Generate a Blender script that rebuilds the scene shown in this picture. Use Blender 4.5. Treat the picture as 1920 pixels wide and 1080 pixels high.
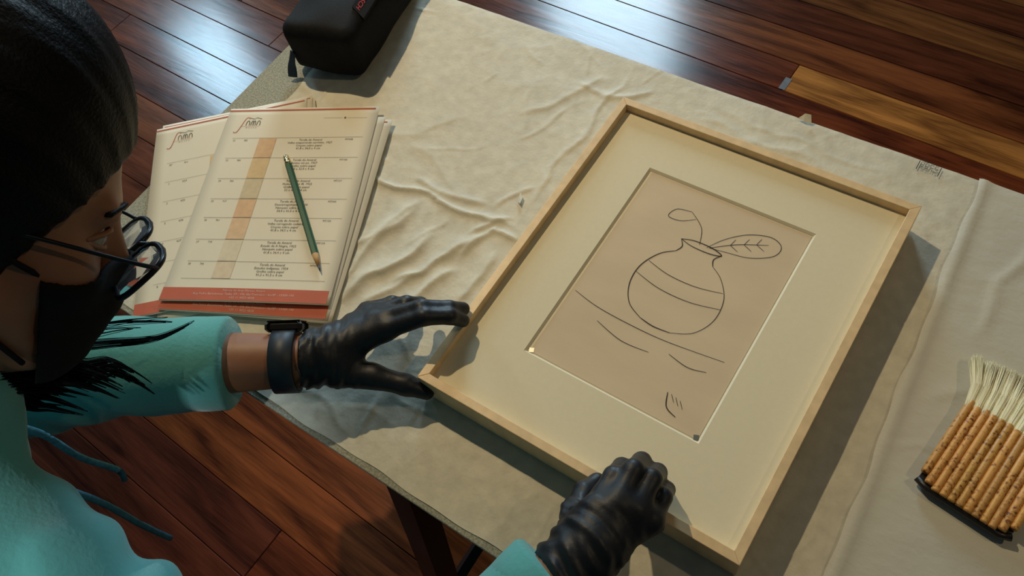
import bpy, math, random
import numpy as np
from mathutils import Vector, Matrix

for o in list(bpy.data.objects):
    bpy.data.objects.remove(o)
scene = bpy.context.scene
COL = scene.collection
TZ = 0.74            # height of the table top; all coordinates below are measured from it
rng = np.random.default_rng(7)
random.seed(7)

# ------------------------------------------------------------------ camera
F_PX = 1513.2
cam_d = bpy.data.cameras.new('camera')
cam_d.sensor_fit = 'HORIZONTAL'; cam_d.sensor_width = 36.0
cam_d.lens = F_PX * 36.0 / 1920.0
cam_d.clip_start = 0.02
cam = bpy.data.objects.new('camera', cam_d); COL.objects.link(cam)
R_ = Vector((0.82443494, 0.54686861, -0.1457455)); U_ = Vector((-0.41360161, 0.75795831, 0.50441343)); F_ = Vector((-0.38631689, 0.35557548, -0.85107305))
M = Matrix((( R_.x, U_.x, -F_.x, 0.18006), (R_.y, U_.y, -F_.y, -0.37416), (R_.z, U_.z, -F_.z, 0.75741 + TZ), (0, 0, 0, 1)))
cam.matrix_world = M
scene.camera = cam

# ------------------------------------------------------------------ world, lamps, exposure
w = bpy.data.worlds.new('room_ambient'); scene.world = w; w.use_nodes = True
w.node_tree.nodes['Background'].inputs[0].default_value = (0.55, 0.62, 0.75, 1)
w.node_tree.nodes['Background'].inputs[1].default_value = 0.06
vs = scene.view_settings
vs.view_transform = 'Standard'; vs.look = 'None'; vs.gamma = 1.0; vs.exposure = -0.30; vs.use_curve_mapping = False

def spot(name, loc, target, power, color, size=0.03, angle=70, blend=0.6):
    d = bpy.data.lights.new(name, 'SPOT'); d.energy = power; d.color = color
    d.shadow_soft_size = size; d.spot_size = math.radians(angle); d.spot_blend = blend
    o = bpy.data.objects.new(name, d); COL.objects.link(o)
    p = Vector(loc) + Vector((0, 0, TZ)); t = Vector(target) + Vector((0, 0, TZ))
    o.location = p; o.rotation_euler = (t - p).to_track_quat('-Z', 'Y').to_euler()
    return o
def area(name, loc, target, power, color, sx, sy):
    d = bpy.data.lights.new(name, 'AREA'); d.energy = power; d.color = color; d.shape = 'RECTANGLE'; d.size = sx; d.size_y = sy
    o = bpy.data.objects.new(name, d); COL.objects.link(o)
    p = Vector(loc) + Vector((0, 0, TZ)); t = Vector(target) + Vector((0, 0, TZ))
    o.location = p; o.rotation_euler = (t - p).to_track_quat('-Z', 'Y').to_euler()
    return o
spot('track_spot_warm', (-1.30, 0.60, 1.87), (-0.32, 0.20, 0), 118, (1.0, 0.78, 0.46), 0.022, 54, 1.0)
spot('track_spot_right', (1.55, 0.75, 2.1), (0.1, 0.1, 0), 28, (1.0, 0.78, 0.46), 0.04, 60, 0.9)
spot('hoodie_fill_spot', (-0.15, -1.25, 1.95), (-0.33, -0.64, 0.2), 130, (0.95, 0.97, 0.92), 0.04, 16, 0.6)  # unseen fill spot, added with a narrow cone to brighten the hoodie shoulder
area('window_daylight_far', (-1.89, 2.90, 1.04), (-1.89, 1.0, 1.04), 92, (0.60, 0.84, 1.0), 0.86, 1.28)
area('window_daylight_side', (-3.57, 1.35, 0.94), (-1.0, 1.35, 0.94), 24, (0.50, 0.80, 1.0), 0.36, 0.80)

# ------------------------------------------------------------------ helpers
def V3(*a): return np.array(a, float)
def tag(o, label=None, cat=None, group=None, kind=None):
    if label: o['label'] = label
    if cat: o['category'] = cat
    if group: o['group'] = group
    if kind: o['kind'] = kind
    return o
def wloc(parent):
    p = V3(0, 0, 0)
    while parent is not None:
        p = p + np.array(parent.location); parent = parent.parent
    return p
def obj(name, verts, faces, mat, parent=None, smooth=False, origin=None):
    """verts in table coordinates; becomes one mesh object (local to its parent)"""
    v = np.asarray(verts, float) + V3(0, 0, TZ)
    base = wloc(parent)
    if origin is None:
        origin = base if parent is not None else V3((v[:, 0].min() + v[:, 0].max()) / 2, (v[:, 1].min() + v[:, 1].max()) / 2, v[:, 2].min())
    v = v - origin
    me = bpy.data.meshes.new(name)
    me.from_pydata(v.tolist(), [], [list(map(int, f)) for f in faces])
    if smooth:
        me.polygons.foreach_set('use_smooth', [True] * len(me.polygons))
    me.update()
    if mat: me.materials.append(mat)
    o = bpy.data.objects.new(name, me); COL.objects.link(o)
    o.parent = parent; o.location = (origin - base).tolist()
    return o
def empty(name, loc):
    o = bpy.data.objects.new(name, None); COL.objects.link(o); o.empty_display_size = 0.05
    o.location = (loc[0], loc[1], loc[2] + TZ)
    return o
def fast_obj(name, v, quads, mat, parent):
    v = np.asarray(v, float) + V3(0, 0, TZ) - wloc(parent)
    me = bpy.data.meshes.new(name); n = len(v); q = len(quads); k = quads.shape[1]
    me.vertices.add(n); me.vertices.foreach_set('co', v.astype(np.float32).ravel())
    me.loops.add(q * k); me.loops.foreach_set('vertex_index', quads.astype(np.int32).ravel())
    me.polygons.add(q); me.polygons.foreach_set('loop_start', (np.arange(q) * k).astype(np.int32))
    me.polygons.foreach_set('use_smooth', np.ones(q, bool))
    me.update(calc_edges=True); me.validate()
    if mat: me.materials.append(mat)
    o = bpy.data.objects.new(name, me); COL.objects.link(o); o.parent = parent
    return o
class MB:
    """collects pieces of ONE part"""
    def __init__(s): s.v = []; s.f = []
    def add(s, v, f):
        n = len(s.v); s.v += [list(map(float, p)) for p in v]; s.f += [[i + n for i in q] for q in f]; return s
    def box(s, c, size, rot=0.0, bevel=0.0):
        cx, cy, cz = c; x, y, z = [k / 2 for k in size]; ca, sa = math.cos(rot), math.sin(rot)
        def P(a, b, d): return (cx + ca * a - sa * b, cy + sa * a + ca * b, cz + d)
        if bevel <= 0:
            v = [P(a, b, d) for d in (-z, z) for a, b in ((-x, -y), (x, -y), (x, y), (-x, y))]
            return s.add(v, [(0, 3, 2, 1), (4, 5, 6, 7), (0, 1, 5, 4), (1, 2, 6, 5), (2, 3, 7, 6), (3, 0, 4, 7)])
        b_ = bevel
        rings = [(-z, 0), (z - b_, 0), (z, b_)]
        v = []
        for d, i in rings: v += [P(a, b, d) for a, b in ((-x + i, -y + i), (x - i, -y + i), (x - i, y - i), (-x + i, y - i))]
        f = [(0, 3, 2, 1), (8, 9, 10, 11)]
        for r in (0, 4):
            for k in range(4): f.append((r + k, r + (k + 1) % 4, r + 4 + (k + 1) % 4, r + 4 + k))
        return s.add(v, f)
    def tube(s, pts, rad, n=8, flat=None, cap=True, upref=None):
        pts = [np.array(p, float) for p in pts]; m = len(pts)
        if not hasattr(rad, '__len__'): rad = [rad] * m
        up = np.array(upref if upref is not None else (0.03, 0.05, 1.0), float); v = []
        for i, p in enumerate(pts):
            t = pts[min(i + 1, m - 1)] - pts[max(i - 1, 0)]; t = t / (np.linalg.norm(t) + 1e-12)
            a = np.cross(t, up)
            if np.linalg.norm(a) < 1e-3: a = np.cross(t, (1, 0.2, 0))
            a /= np.linalg.norm(a); b = np.cross(a, t); fl = flat if flat else 1.0
            for k in range(n):
                th = 2 * math.pi * k / n
                v.append(p + rad[i] * (math.cos(th) * a + math.sin(th) * b * fl))
        f = []
        for i in range(m - 1):
            for k in range(n):
                f.append((i * n + k, i * n + (k + 1) % n, (i + 1) * n + (k + 1) % n, (i + 1) * n + k))
        if cap: f += [tuple(range(n - 1, -1, -1)), tuple((m - 1) * n + k for k in range(n))]
        return s.add(v, f)
    def ribbon(s, pts, width, nrm=(0, 0, 1)):
        pts = [np.array(p, float) for p in pts]; m = len(pts); v = []; nrm = np.array(nrm, float)
        for i, p in enumerate(pts):
            t = pts[min(i + 1, m - 1)] - pts[max(i - 1, 0)]; t /= (np.linalg.norm(t) + 1e-12)
            a = np.cross(nrm, t); a /= (np.linalg.norm(a) + 1e-12)
            ww = width[i] if hasattr(width, '__len__') else width
            v += [p - a * ww / 2, p + a * ww / 2]
        return s.add(v, [(2 * i, 2 * i + 2, 2 * i + 3, 2 * i + 1) for i in range(m - 1)])
    def build(s, name, mat, parent=None, smooth=False): return obj(name, s.v, s.f, mat, parent, smooth)
def spline(pts, n=12, closed=False):
    """Catmull-Rom through the points"""
    P = [np.array(p, float) for p in pts]; out = []
    m = len(P); segs = m if closed else m - 1
    for i in range(segs):
        if closed: p0, p1, p2, p3 = P[(i - 1) % m], P[i], P[(i + 1) % m], P[(i + 2) % m]
        else: p0, p1, p2, p3 = P[max(i - 1, 0)], P[i], P[i + 1], P[min(i + 2, m - 1)]
        for k in range(n):
            t = k / n
            out.append(0.5 * ((2 * p1) + (-p0 + p2) * t + (2 * p0 - 5 * p1 + 4 * p2 - p3) * t * t + (-p0 + 3 * p1 - 3 * p2 + p3) * t ** 3))
    out.append(P[0] if closed else P[-1]); return out

# signed distance shapes and their surface --------------------------------
def smin(a, b, k):
    if k <= 0: return np.minimum(a, b)
    h = np.maximum(k - np.abs(a - b), 0) / k
    return np.minimum(a, b) - h * h * k * 0.25
def cone(p, a, b, r1, r2, sq=None):
    a = np.asarray(a, float); ab = np.asarray(b, float) - a
    t = np.clip(((p - a) @ ab) / max(ab @ ab, 1e-12), 0, 1)
    return np.linalg.norm(p - a - t[:, None] * ab, axis=1) - (r1 + (r2 - r1) * t)
def ell(p, c, r, B=None):
    q = p - np.asarray(c, float)
    if B is not None: q = q @ np.asarray(B).T
    r = np.asarray(r, float)
    k0 = np.linalg.norm(q / r, axis=1); k1 = np.linalg.norm(q / r ** 2, axis=1)
    return k0 * (k0 - 1) / np.maximum(k1, 1e-9)
def chain(p, pts, rad, k=0.008):
    d = None
    for i in range(len(pts) - 1):
        e = cone(p, pts[i], pts[i + 1], rad[i], rad[i + 1]); d = e if d is None else smin(d, e, k)
    return d
def surfnet(f, lo, hi, h, bl=8):
    lo = np.asarray(lo, float); n = (np.ceil((np.asarray(hi, float) - lo) / h / bl).astype(int)) * bl
    nb = n // bl
    g = np.stack(np.meshgrid(*[np.arange(k) for k in nb], indexing='ij'), -1).reshape(-1, 3)
    cen = lo + (g * bl + (bl - 1) / 2) * h
    dc = f(cen); near = np.abs(dc) < bl * h * 1.15
    vals = np.repeat(np.repeat(np.repeat(np.where(dc < 0, -1.0, 1.0).astype(np.float32).reshape(nb), bl, 0), bl, 1), bl, 2)
    loc = np.stack(np.meshgrid(*[np.arange(bl)] * 3, indexing='ij'), -1).reshape(-1, 3)
    gi = g[near]
    for s in range(0, len(gi), 1500):
        ii = (gi[s:s + 1500, None, :] * bl + loc[None]).reshape(-1, 3)
        vals[ii[:, 0], ii[:, 1], ii[:, 2]] = f(lo + ii * h)
    S = vals < 0
    c = np.zeros(tuple(k - 1 for k in n), np.int8)
    offs = [(a, b, d) for a in (0, 1) for b in (0, 1) for d in (0, 1)]
    for a, b, d in offs: c += S[a:n[0] - 1 + a, b:n[1] - 1 + b, d:n[2] - 1 + d]
    cells = np.argwhere((c > 0) & (c < 8)); idx = np.full(c.shape, -1, np.int64); idx[tuple(cells.T)] = np.arange(len(cells))
    acc = np.zeros((len(cells), 3)); cnt = np.zeros(len(cells))
    vv = {o: vals[cells[:, 0] + o[0], cells[:, 1] + o[1], cells[:, 2] + o[2]].astype(float) for o in offs}
    for o in offs:
        for ax in range(3):
            if o[ax]: continue
            o2 = tuple(1 if i == ax else o[i] for i in range(3))
            a, b = vv[o], vv[o2]; m = (a < 0) != (b < 0)
            t = np.where(m, a / np.where(m, a - b, 1), 0)
            pt = np.tile(np.array(o, float), (len(cells), 1)); pt[:, ax] += t
            acc[m] += pt[m]; cnt[m] += 1
    vert = lo + (cells + acc / cnt[:, None]) * h
    quads = []
    for ax in range(3):
        b1, b2 = [(1, 2), (2, 0), (0, 1)][ax]
        sl0 = [slice(1, -1)] * 3; sl1 = [slice(1, -1)] * 3
        sl0[ax] = slice(0, -1); sl1[ax] = slice(1, None)
        A = S[tuple(sl0)]; Bb = S[tuple(sl1)]; e = np.argwhere(A != Bb)
        sg = A[tuple(e.T)]
        off = np.ones(3, int); off[ax] = 0; e = e + off
        d1 = np.eye(3, dtype=int)[b1]; d2 = np.eye(3, dtype=int)[b2]
        q = np.stack([idx[tuple((e - d1 - d2).T)], idx[tuple((e - d2).T)], idx[tuple(e.T)], idx[tuple((e - d1).T)]], 1)
        q[~sg] = q[~sg][:, ::-1]; quads.append(q)
    q = np.concatenate(quads); q = q[(q >= 0).all(1)]
    return vert, q
def relax(v, q, it=2, lam=0.5):
    n = len(v)
    for _ in range(it):
        acc = np.zeros_like(v); cnt = np.zeros(n)
        for a, b in ((0, 1), (1, 2), (2, 3), (3, 0)):
            for i in range(3):
                acc[:, i] += np.bincount(q[:, a], v[q[:, b], i], n) + np.bincount(q[:, b], v[q[:, a], i], n)
            cnt += np.bincount(q[:, a], None, n) + np.bincount(q[:, b], None, n)
        v = v + lam * (acc / np.maximum(cnt, 1)[:, None] - v)
    return v
def vnoise(x, y, seed=0):
    """smooth value noise on the plane"""
    r = np.random.default_rng(seed).random((64, 64))
    xi = np.floor(x).astype(int); yi = np.floor(y).astype(int); fx = x - xi; fy = y - yi
    fx = fx * fx * (3 - 2 * fx); fy = fy * fy * (3 - 2 * fy); g = lambda a, b: r[a % 64, b % 64]
    return (g(xi, yi) * (1 - fx) + g(xi + 1, yi) * fx) * (1 - fy) + (g(xi, yi + 1) * (1 - fx) + g(xi + 1, yi + 1) * fx) * fy

# ------------------------------------------------------------------ materials
def mat(name, color, rough=0.6, metal=0.0, spec=0.5, noise=None, bump=None, sheen=0.0, coat=0.0, trans=0.0):
    m = bpy.data.materials.new(name); m.use_nodes = True; nt = m.node_tree; b = nt.nodes['Principled BSDF']
    b.inputs['Base Color'].default_value = (*color, 1); b.inputs['Roughness'].default_value = rough
    b.inputs['Metallic'].default_value = metal; b.inputs['Specular IOR Level'].default_value = spec
    if sheen: b.inputs['Sheen Weight'].default_value = sheen
    if coat: b.inputs['Coat Weight'].default_value = coat
    if trans: b.inputs['Transmission Weight'].default_value = trans
    tc = nt.nodes.new('ShaderNodeTexCoord')
    if noise:                      # (scale, amount, stretch)
        sc, am, st = noise
        mp = nt.nodes.new('ShaderNodeMapping'); mp.inputs['Scale'].default_value = st; nt.links.new(tc.outputs['Object'], mp.inputs[0])
        nz = nt.nodes.new('ShaderNodeTexNoise'); nz.inputs['Scale'].default_value = sc; nz.inputs['Detail'].default_value = 5
        nt.links.new(mp.outputs[0], nz.inputs['Vector'])
        rp = nt.nodes.new('ShaderNodeValToRGB')
        rp.color_ramp.elements[0].position = 0.3; rp.color_ramp.elements[1].position = 0.7
        rp.color_ramp.elements[0].color = (*[max(0, c * (1 - am)) for c in color], 1); rp.color_ramp.elements[1].color = (*[min(1, c * (1 + am)) for c in color], 1)
        nt.links.new(nz.outputs[0], rp.inputs[0]); nt.links.new(rp.outputs[0], b.inputs['Base Color'])
    if bump:                       # list of (scale, strength, distance, stretch)
        prev = None
        for sc, stg, dist, st in bump:
            mp = nt.nodes.new('ShaderNodeMapping'); mp.inputs['Scale'].default_value = st; nt.links.new(tc.outputs['Object'], mp.inputs[0])
            nz = nt.nodes.new('ShaderNodeTexNoise'); nz.inputs['Scale'].default_value = sc; nz.inputs['Detail'].default_value = 4
            nt.links.new(mp.outputs[0], nz.inputs['Vector'])
            bp = nt.nodes.new('ShaderNodeBump'); bp.inputs['Strength'].default_value = stg; bp.inputs['Distance'].default_value = dist
            nt.links.new(nz.outputs[0], bp.inputs['Height'])
            if prev: nt.links.new(prev.outputs[0], bp.inputs['Normal'])
            prev = bp
        nt.links.new(prev.outputs[0], b.inputs['Normal'])
    return m
ONE = (1, 1, 1)
M_tissue = mat('tissue_paper', (0.63, 0.60, 0.49), 0.62, noise=(70, 0.09, ONE), bump=[(60, 0.35, 0.003, ONE), (260, 0.25, 0.0008, ONE)])
M_tissue2 = mat('glassine_paper', (0.60, 0.58, 0.49), 0.6, noise=(7, 0.06, ONE), bump=[(40, 0.25, 0.003, (1, 2, 1)), (240, 0.2, 0.0008, ONE)])
M_felt = mat('grey_felt', (0.34, 0.34, 0.27), 0.95, noise=(420, 0.35, ONE), bump=[(700, 0.7, 0.001, ONE)])
M_board = mat('dark_table_edge', (0.05, 0.045, 0.04), 0.5, noise=(30, 0.3, ONE))
M_black_metal = mat('black_metal', (0.006, 0.006, 0.007), 0.45, noise=(40, 0.2, ONE))
M_maple = mat('pale_maple', (0.78, 0.57, 0.32), 0.42, noise=(14, 0.10, (6, 6, 1)), bump=[(120, 0.08, 0.001, ONE)])
M_mat = mat('ivory_mat_board', (0.78, 0.71, 0.51), 0.8, noise=(200, 0.015, ONE), bump=[(600, 0.08, 0.0005, ONE)])
M_matcore = mat('mat_core', (0.80, 0.74, 0.56), 0.8, noise=(200, 0.02, ONE))
M_art = mat('aged_drawing_paper', (0.68, 0.55, 0.38), 0.85, noise=(10, 0.05, (1, 3, 1)), bump=[(400, 0.1, 0.0005, ONE)])
M_ink = mat('black_ink', (0.012, 0.010, 0.009), 0.7, noise=(80, 0.3, ONE))
M_paper = mat('office_paper', (0.76, 0.70, 0.56), 0.65, noise=(20, 0.02, ONE))
M_print = mat('grey_print', (0.16, 0.14, 0.11), 0.8, noise=(60, 0.2, ONE))
M_rule = mat('rule_print', (0.25, 0.23, 0.18), 0.8, noise=(60, 0.2, ONE))
M_red = mat('red_print', (0.52, 0.115, 0.06), 0.7, noise=(30, 0.08, ONE))
M_white = mat('white_print', (0.72, 0.50, 0.42), 0.7, noise=(60, 0.1, ONE))
M_glove = mat('black_nitrile', (0.007, 0.009, 0.014), 0.48, spec=0.4, noise=(40, 0.2, ONE), bump=[(90, 0.25, 0.002, ONE)])
M_hair = mat('dark_hair', (0.0020, 0.0018, 0.0020), 0.5, spec=0.14, noise=(60, 0.3, ONE), bump=[(70, 0.35, 0.003, (1, 6, 6))])
M_skin = mat('skin', (0.27, 0.115, 0.058), 0.5, noise=(40, 0.08, ONE), bump=[(300, 0.1, 0.0006, ONE)])
M_hoodie = mat('teal_fleece', (0.085, 0.345, 0.345), 0.9, noise=(12, 0.08, ONE), bump=[(220, 0.45, 0.0012, ONE)], sheen=0.3)
M_mask = mat('black_mask_cloth', (0.005, 0.005, 0.006), 0.85, spec=0.2, noise=(90, 0.2, ONE), bump=[(400, 0.2, 0.0005, ONE)])
M_bag = mat('black_nylon', (0.005, 0.005, 0.006), 0.75, spec=0.2, noise=(200, 0.3, ONE), bump=[(500, 0.4, 0.0006, ONE)])
M_steel = mat('steel', (0.75, 0.70, 0.6), 0.22, 1.0, noise=(60, 0.1, ONE))
M_trouser = mat('dark_denim', (0.03, 0.035, 0.05), 0.85, noise=(80, 0.2, ONE))
M_shoe = mat('black_shoe', (0.02, 0.02, 0.02), 0.5, noise=(50, 0.2, ONE))

def wood_mat():
    m = bpy.data.materials.new('varnished_hardwood'); m.use_nodes = True; nt = m.node_tree; b = nt.nodes['Principled BSDF']; L = nt.links.new
    tc = nt.nodes.new('ShaderNodeTexCoord'); oi = nt.nodes.new('ShaderNodeObjectInfo')
    mul = nt.nodes.new('ShaderNodeMath'); mul.operation = 'MULTIPLY'; mul.inputs[1].default_value = 37.0; L(oi.outputs['Random'], mul.inputs[0])
    cb = nt.nodes.new('ShaderNodeCombineXYZ'); L(mul.outputs[0], cb.inputs[0]); L(mul.outputs[0], cb.inputs[1])
    ad = nt.nodes.new('ShaderNodeVectorMath'); ad.operation = 'ADD'; L(tc.outputs['Object'], ad.inputs[0]); L(cb.outputs[0], ad.inputs[1])
    # broad cathedral figure
    mp = nt.nodes.new('ShaderNodeMapping'); mp.inputs['Scale'].default_value = (1.5, 13, 1); L(ad.outputs[0], mp.inputs[0])
    n1 = nt.nodes.new('ShaderNodeTexNoise'); n1.inputs['Scale'].default_value = 1.3; n1.inputs['Detail'].default_value = 3; n1.inputs['Distortion'].default_value = 1.7; L(mp.outputs[0], n1.inputs['Vector'])
    # fine pores
    mp2 = nt.nodes.new('ShaderNodeMapping'); mp2.inputs['Scale'].default_value = (9, 160, 1); L(ad.outputs[0], mp2.inputs[0])
    n2 = nt.nodes.new('ShaderNodeTexNoise'); n2.inputs['Scale'].default_value = 1.6; n2.inputs['Detail'].default_value = 4; L(mp2.outputs[0], n2.inputs['Vector'])
    mx = nt.nodes.new('ShaderNodeMath'); mx.operation = 'MULTIPLY_ADD'; mx.inputs[1].default_value = 0.35; L(n2.outputs[0], mx.inputs[0]); L(n1.outputs[0], mx.inputs[2])
    rp = nt.nodes.new('ShaderNodeValToRGB'); e = rp.color_ramp.elements
    e[0].position = 0.46; e[0].color = (0.36, 0.30, 0.28, 1); e[1].position = 0.90; e[1].color = (1.75, 1.8, 1.65, 1)
    L(mx.outputs[0], rp.inputs[0])
    mm = nt.nodes.new('ShaderNodeMix'); mm.data_type = 'RGBA'; mm.blend_type = 'MULTIPLY'; mm.inputs[0].default_value = 1.0
    L(oi.outputs['Color'], mm.inputs[6]); L(rp.outputs[0], mm.inputs[7]); L(mm.outputs[2], b.inputs['Base Color'])
    rr = nt.nodes.new('ShaderNodeMapRange'); rr.inputs[3].default_value = 0.13; rr.inputs[4].default_value = 0.25; L(n2.outputs[0], rr.inputs[0]); L(rr.outputs[0], b.inputs['Roughness'])
    bp = nt.nodes.new('ShaderNodeBump'); bp.inputs['Strength'].default_value = 0.12; bp.inputs['Distance'].default_value = 0.002; L(n1.outputs[0], bp.inputs['Height']); L(bp.outputs[0], b.inputs['Normal'])
    return m
M_wood = wood_mat()
M_sub = mat('seam_dust', (0.055, 0.038, 0.026), 0.9, noise=(25, 0.9, ONE))
M_filler = mat('grey_wood_filler', (0.20, 0.19, 0.19), 0.7, noise=(50, 0.2, ONE))

# ------------------------------------------------------------------ floor
FZ = -TZ
A_PL = -0.04; pd = V3(math.cos(A_PL), math.sin(A_PL), 0); pn = V3(-math.sin(A_PL), math.cos(A_PL), 0)
floor = MB().box((-0.6, 0.42, FZ - 0.035), (6.3, 5.3, 0.03)).build('floor', M_sub); tag(floor, kind='structure')
seams = [0.517 - 0.1065 * k for k in range(23, -1, -1)] + [0.615, 0.714, 0.813, 0.912, 1.014, 1.107] + [1.107 + 0.102 * k for k in range(1, 20)]
TONES = [(0.135, 0.029, 0.010), (0.17, 0.037, 0.012), (0.10, 0.022, 0.010), (0.20, 0.050, 0.014), (0.15, 0.031, 0.010), (0.24, 0.070, 0.018)]
def plank(s0, s1, a, b, tone):
    g = 0.0006
    c = pd * (s0 + s1) / 2 + pn * (a + b) / 2
    hx, hy = (s1 - s0) / 2 - g, (b - a) / 2 - g; bv = 0.0012
    v = []
    for z, i in ((-0.018, 0), (-bv, 0), (0, bv)): v += [(sx * (hx - i), sy * (hy - i), z) for sx, sy in ((-1, -1), (1, -1), (1, 1), (-1, 1))]
    f = [(0, 3, 2, 1), (8, 9, 10, 11)]
    for r in (0, 4):
        for k in range(4): f.append((r + k, r + (k + 1) % 4, r + 4 + (k + 1) % 4, r + 4 + k))
    me = bpy.data.meshes.new('plank'); me.from_pydata(v, [], f); me.update(); me.materials.append(M_wood)
    o = bpy.data.objects.new('plank', me); COL.objects.link(o); o.parent = floor
    o.location = (V3(c[0], c[1], FZ + TZ) - wloc(floor)).tolist(); o.rotation_euler = (0, 0, A_PL); o.color = (*tone, 1)
    return o
for i in range(len(seams) - 1):
    a, b = seams[i], seams[i + 1]
    if abs(a - 1.014) < 1e-6:
        cuts = [-3.6, -1.75, -0.27, 1.15, 2.4]; tones = [TONES[1], TONES[0], (0.46, 0.165, 0.038), TONES[2]]
    else:
        s = -3.6 - random.random() * 0.8; cuts = [-3.7]; tones = []
        while s < 2.3:
            s += random.uniform(1.7, 3.4); cuts.append(min(s, 2.4)); tones.append(random.choice(TONES))
    for k in range(len(cuts) - 1):
        if cuts[k + 1] - cuts[k] > 0.02: plank(cuts[k], cuts[k + 1], a, b, tones[k])
c0 = pd * (-0.272) + pn * 1.035
MB().box((c0[0], c0[1], FZ + 0.0004), (0.016, 0.040, 0.0012), A_PL).build('filler_patch', M_filler, floor)


# ------------------------------------------------------------------ walls, windows and ceiling (outside the picture, they hold the daylight)
M_wall = mat('gallery_grey_paint', (0.22, 0.21, 0.20), 0.9, noise=(6, 0.03, ONE))
M_pane = mat('window_glass', (0.75, 0.85, 0.9), 0.1, noise=(5, 0.02, ONE)); M_wframe = mat('window_paint', (0.5, 0.5, 0.48), 0.6, noise=(9, 0.05, ONE))
UL, UR, VN, VF, CZ = -3.62, 2.45, -2.10, 2.95, 2.35
def wall(name, axis, c, a0, a1, hole=None):
    """wall with a rectangular window opening (a-range, z-range)"""
    cuts = [(a0, a1, FZ, CZ)] if hole is None else [(a0, hole[0], FZ, CZ), (hole[1], a1, FZ, CZ), (hole[0], hole[1], FZ, hole[2]), (hole[0], hole[1], hole[3], CZ)]
    m_ = MB()
    for p, q, z0, z1 in cuts:
        s_ = (q - p, 0.12) if axis == 'u' else (0.12, q - p); cc = ((p + q) / 2, c) if axis == 'u' else (c, (p + q) / 2)
        m_.box((cc[0], cc[1], (z0 + z1) / 2), (s_[0], s_[1], z1 - z0))
    return tag(m_.build(name, M_wall), kind='structure')
H1 = (-2.36, -1.42, 0.36, 1.72); H2 = (1.12, 1.58, 0.50, 1.38)
wall('wall_far', 'u', VF + 0.06, UL - 0.12, UR + 0.12, H1); wall('wall_left', 'v', UL - 0.06, VN, VF, H2)
wall('wall_right', 'v', UR + 0.06, VN, VF); wall('wall_near', 'u', VN - 0.06, UL - 0.12, UR + 0.12)
tag(MB().box(((UL + UR) / 2, (VN + VF) / 2, CZ + 0.05), (UR - UL + 0.24, VF - VN + 0.24, 0.1)).build('ceiling', M_wall), kind='structure')
def window(name, axis, c, h):
    m_ = MB(); a0, a1, z0, z1 = h; t = 0.03
    for p, q, s_, e_ in ((a0, a1, z0, z0 + t), (a0, a1, z1 - t, z1), (a0, a0 + t, z0 + t, z1 - t), (a1 - t, a1, z0 + t, z1 - t)):
        cc = ((p + q) / 2, c, (s_ + e_) / 2) if axis == 'u' else (c, (p + q) / 2, (s_ + e_) / 2); m_.box(cc, (q - p, 0.06, e_ - s_) if axis == 'u' else (0.06, q - p, e_ - s_))
    r = tag(m_.build(name, M_wframe), kind='structure')
    cc = ((a0 + a1) / 2, c + 0.02, (z0 + z1) / 2) if axis == 'u' else (c - 0.02, (a0 + a1) / 2, (z0 + z1) / 2)
    MB().box(cc, (a1 - a0 - 2 * t, 0.006, z1 - z0 - 2 * t) if axis == 'u' else (0.006, a1 - a0 - 2 * t, z1 - z0 - 2 * t)).build('pane', M_pane, r)
window('window_1', 'u', VF + 0.05, H1); window('window_2', 'v', UL - 0.05, H2)

# ------------------------------------------------------------------ table
table = empty('work_table', (0.09, 0.0, FZ)); tag(table, 'long narrow table under the grey felt and tissue paper, on black trestle legs', 'table')
MB().box((0.095, -0.003, -0.0195), (1.53, 0.600, 0.023), 0, 0.001).build('tabletop', M_board, table)
def bar(name, a, b, r, parent, m=None):
    MB().tube([a, b], r, 4, upref=(0.7, 0.7, 0.1)).build(name, m or M_black_metal, parent)
for ux in (-0.152, 0.62):
    bar('leg', (ux, -0.285, -0.030), (ux, -0.404, FZ), 0.022, table)
    bar('leg', (ux, 0.285, -0.030), (ux, 0.404, FZ), 0.022, table)
    bar('leg_crossbar', (ux, -0.28, -0.04), (ux, 0.28, -0.04), 0.012, table)
    bar('leg_crossbar', (ux, -0.345, -0.40), (ux, 0.345, -0.40), 0.010, table)
felt = MB().box((0.095, -0.0025, -0.0050), (1.535, 0.607, 0.0048), 0, 0.0008).build('felt_pad', M_felt)
tag(felt, 'grey felt pad covering the table, bare along its left end', 'felt pad')

# tissue paper --------------------------------------------------------------
def crumple(x, y):
    z = np.zeros_like(x)
    for k, (fr, am) in enumerate(((7, 0.0013), (15, 0.0009), (33, 0.0005))):
        n = vnoise(x * fr + 0.35 * fr * y + 11 * k, y * fr - 0.3 * fr * x + 5, 20 + k); z -= am * np.abs(2 * n - 1) ** 0.7
    return z
def ridge(x, y, p, q, w, h):
    p = np.array(p); q = np.array(q); d = q - p; L_ = np.linalg.norm(d); d /= L_
    t = (x - p[0]) * d[0] + (y - p[1]) * d[1]; s = -(x - p[0]) * d[1] + (y - p[1]) * d[0]
    s = s + 0.004 * np.sin(t * 60 + p[0] * 90) + 0.006 * (vnoise(x * 55, y * 55, 77) - 0.5) * min(1, L_ * 8)
    e = np.clip(np.minimum(t, L_ - t) / (0.25 * L_), 0, 1); e = e * e * (3 - 2 * e)
    return h * e * np.exp(-np.abs(s / np.where(s > 0, w, 0.55 * w)) ** 1.25)
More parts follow.
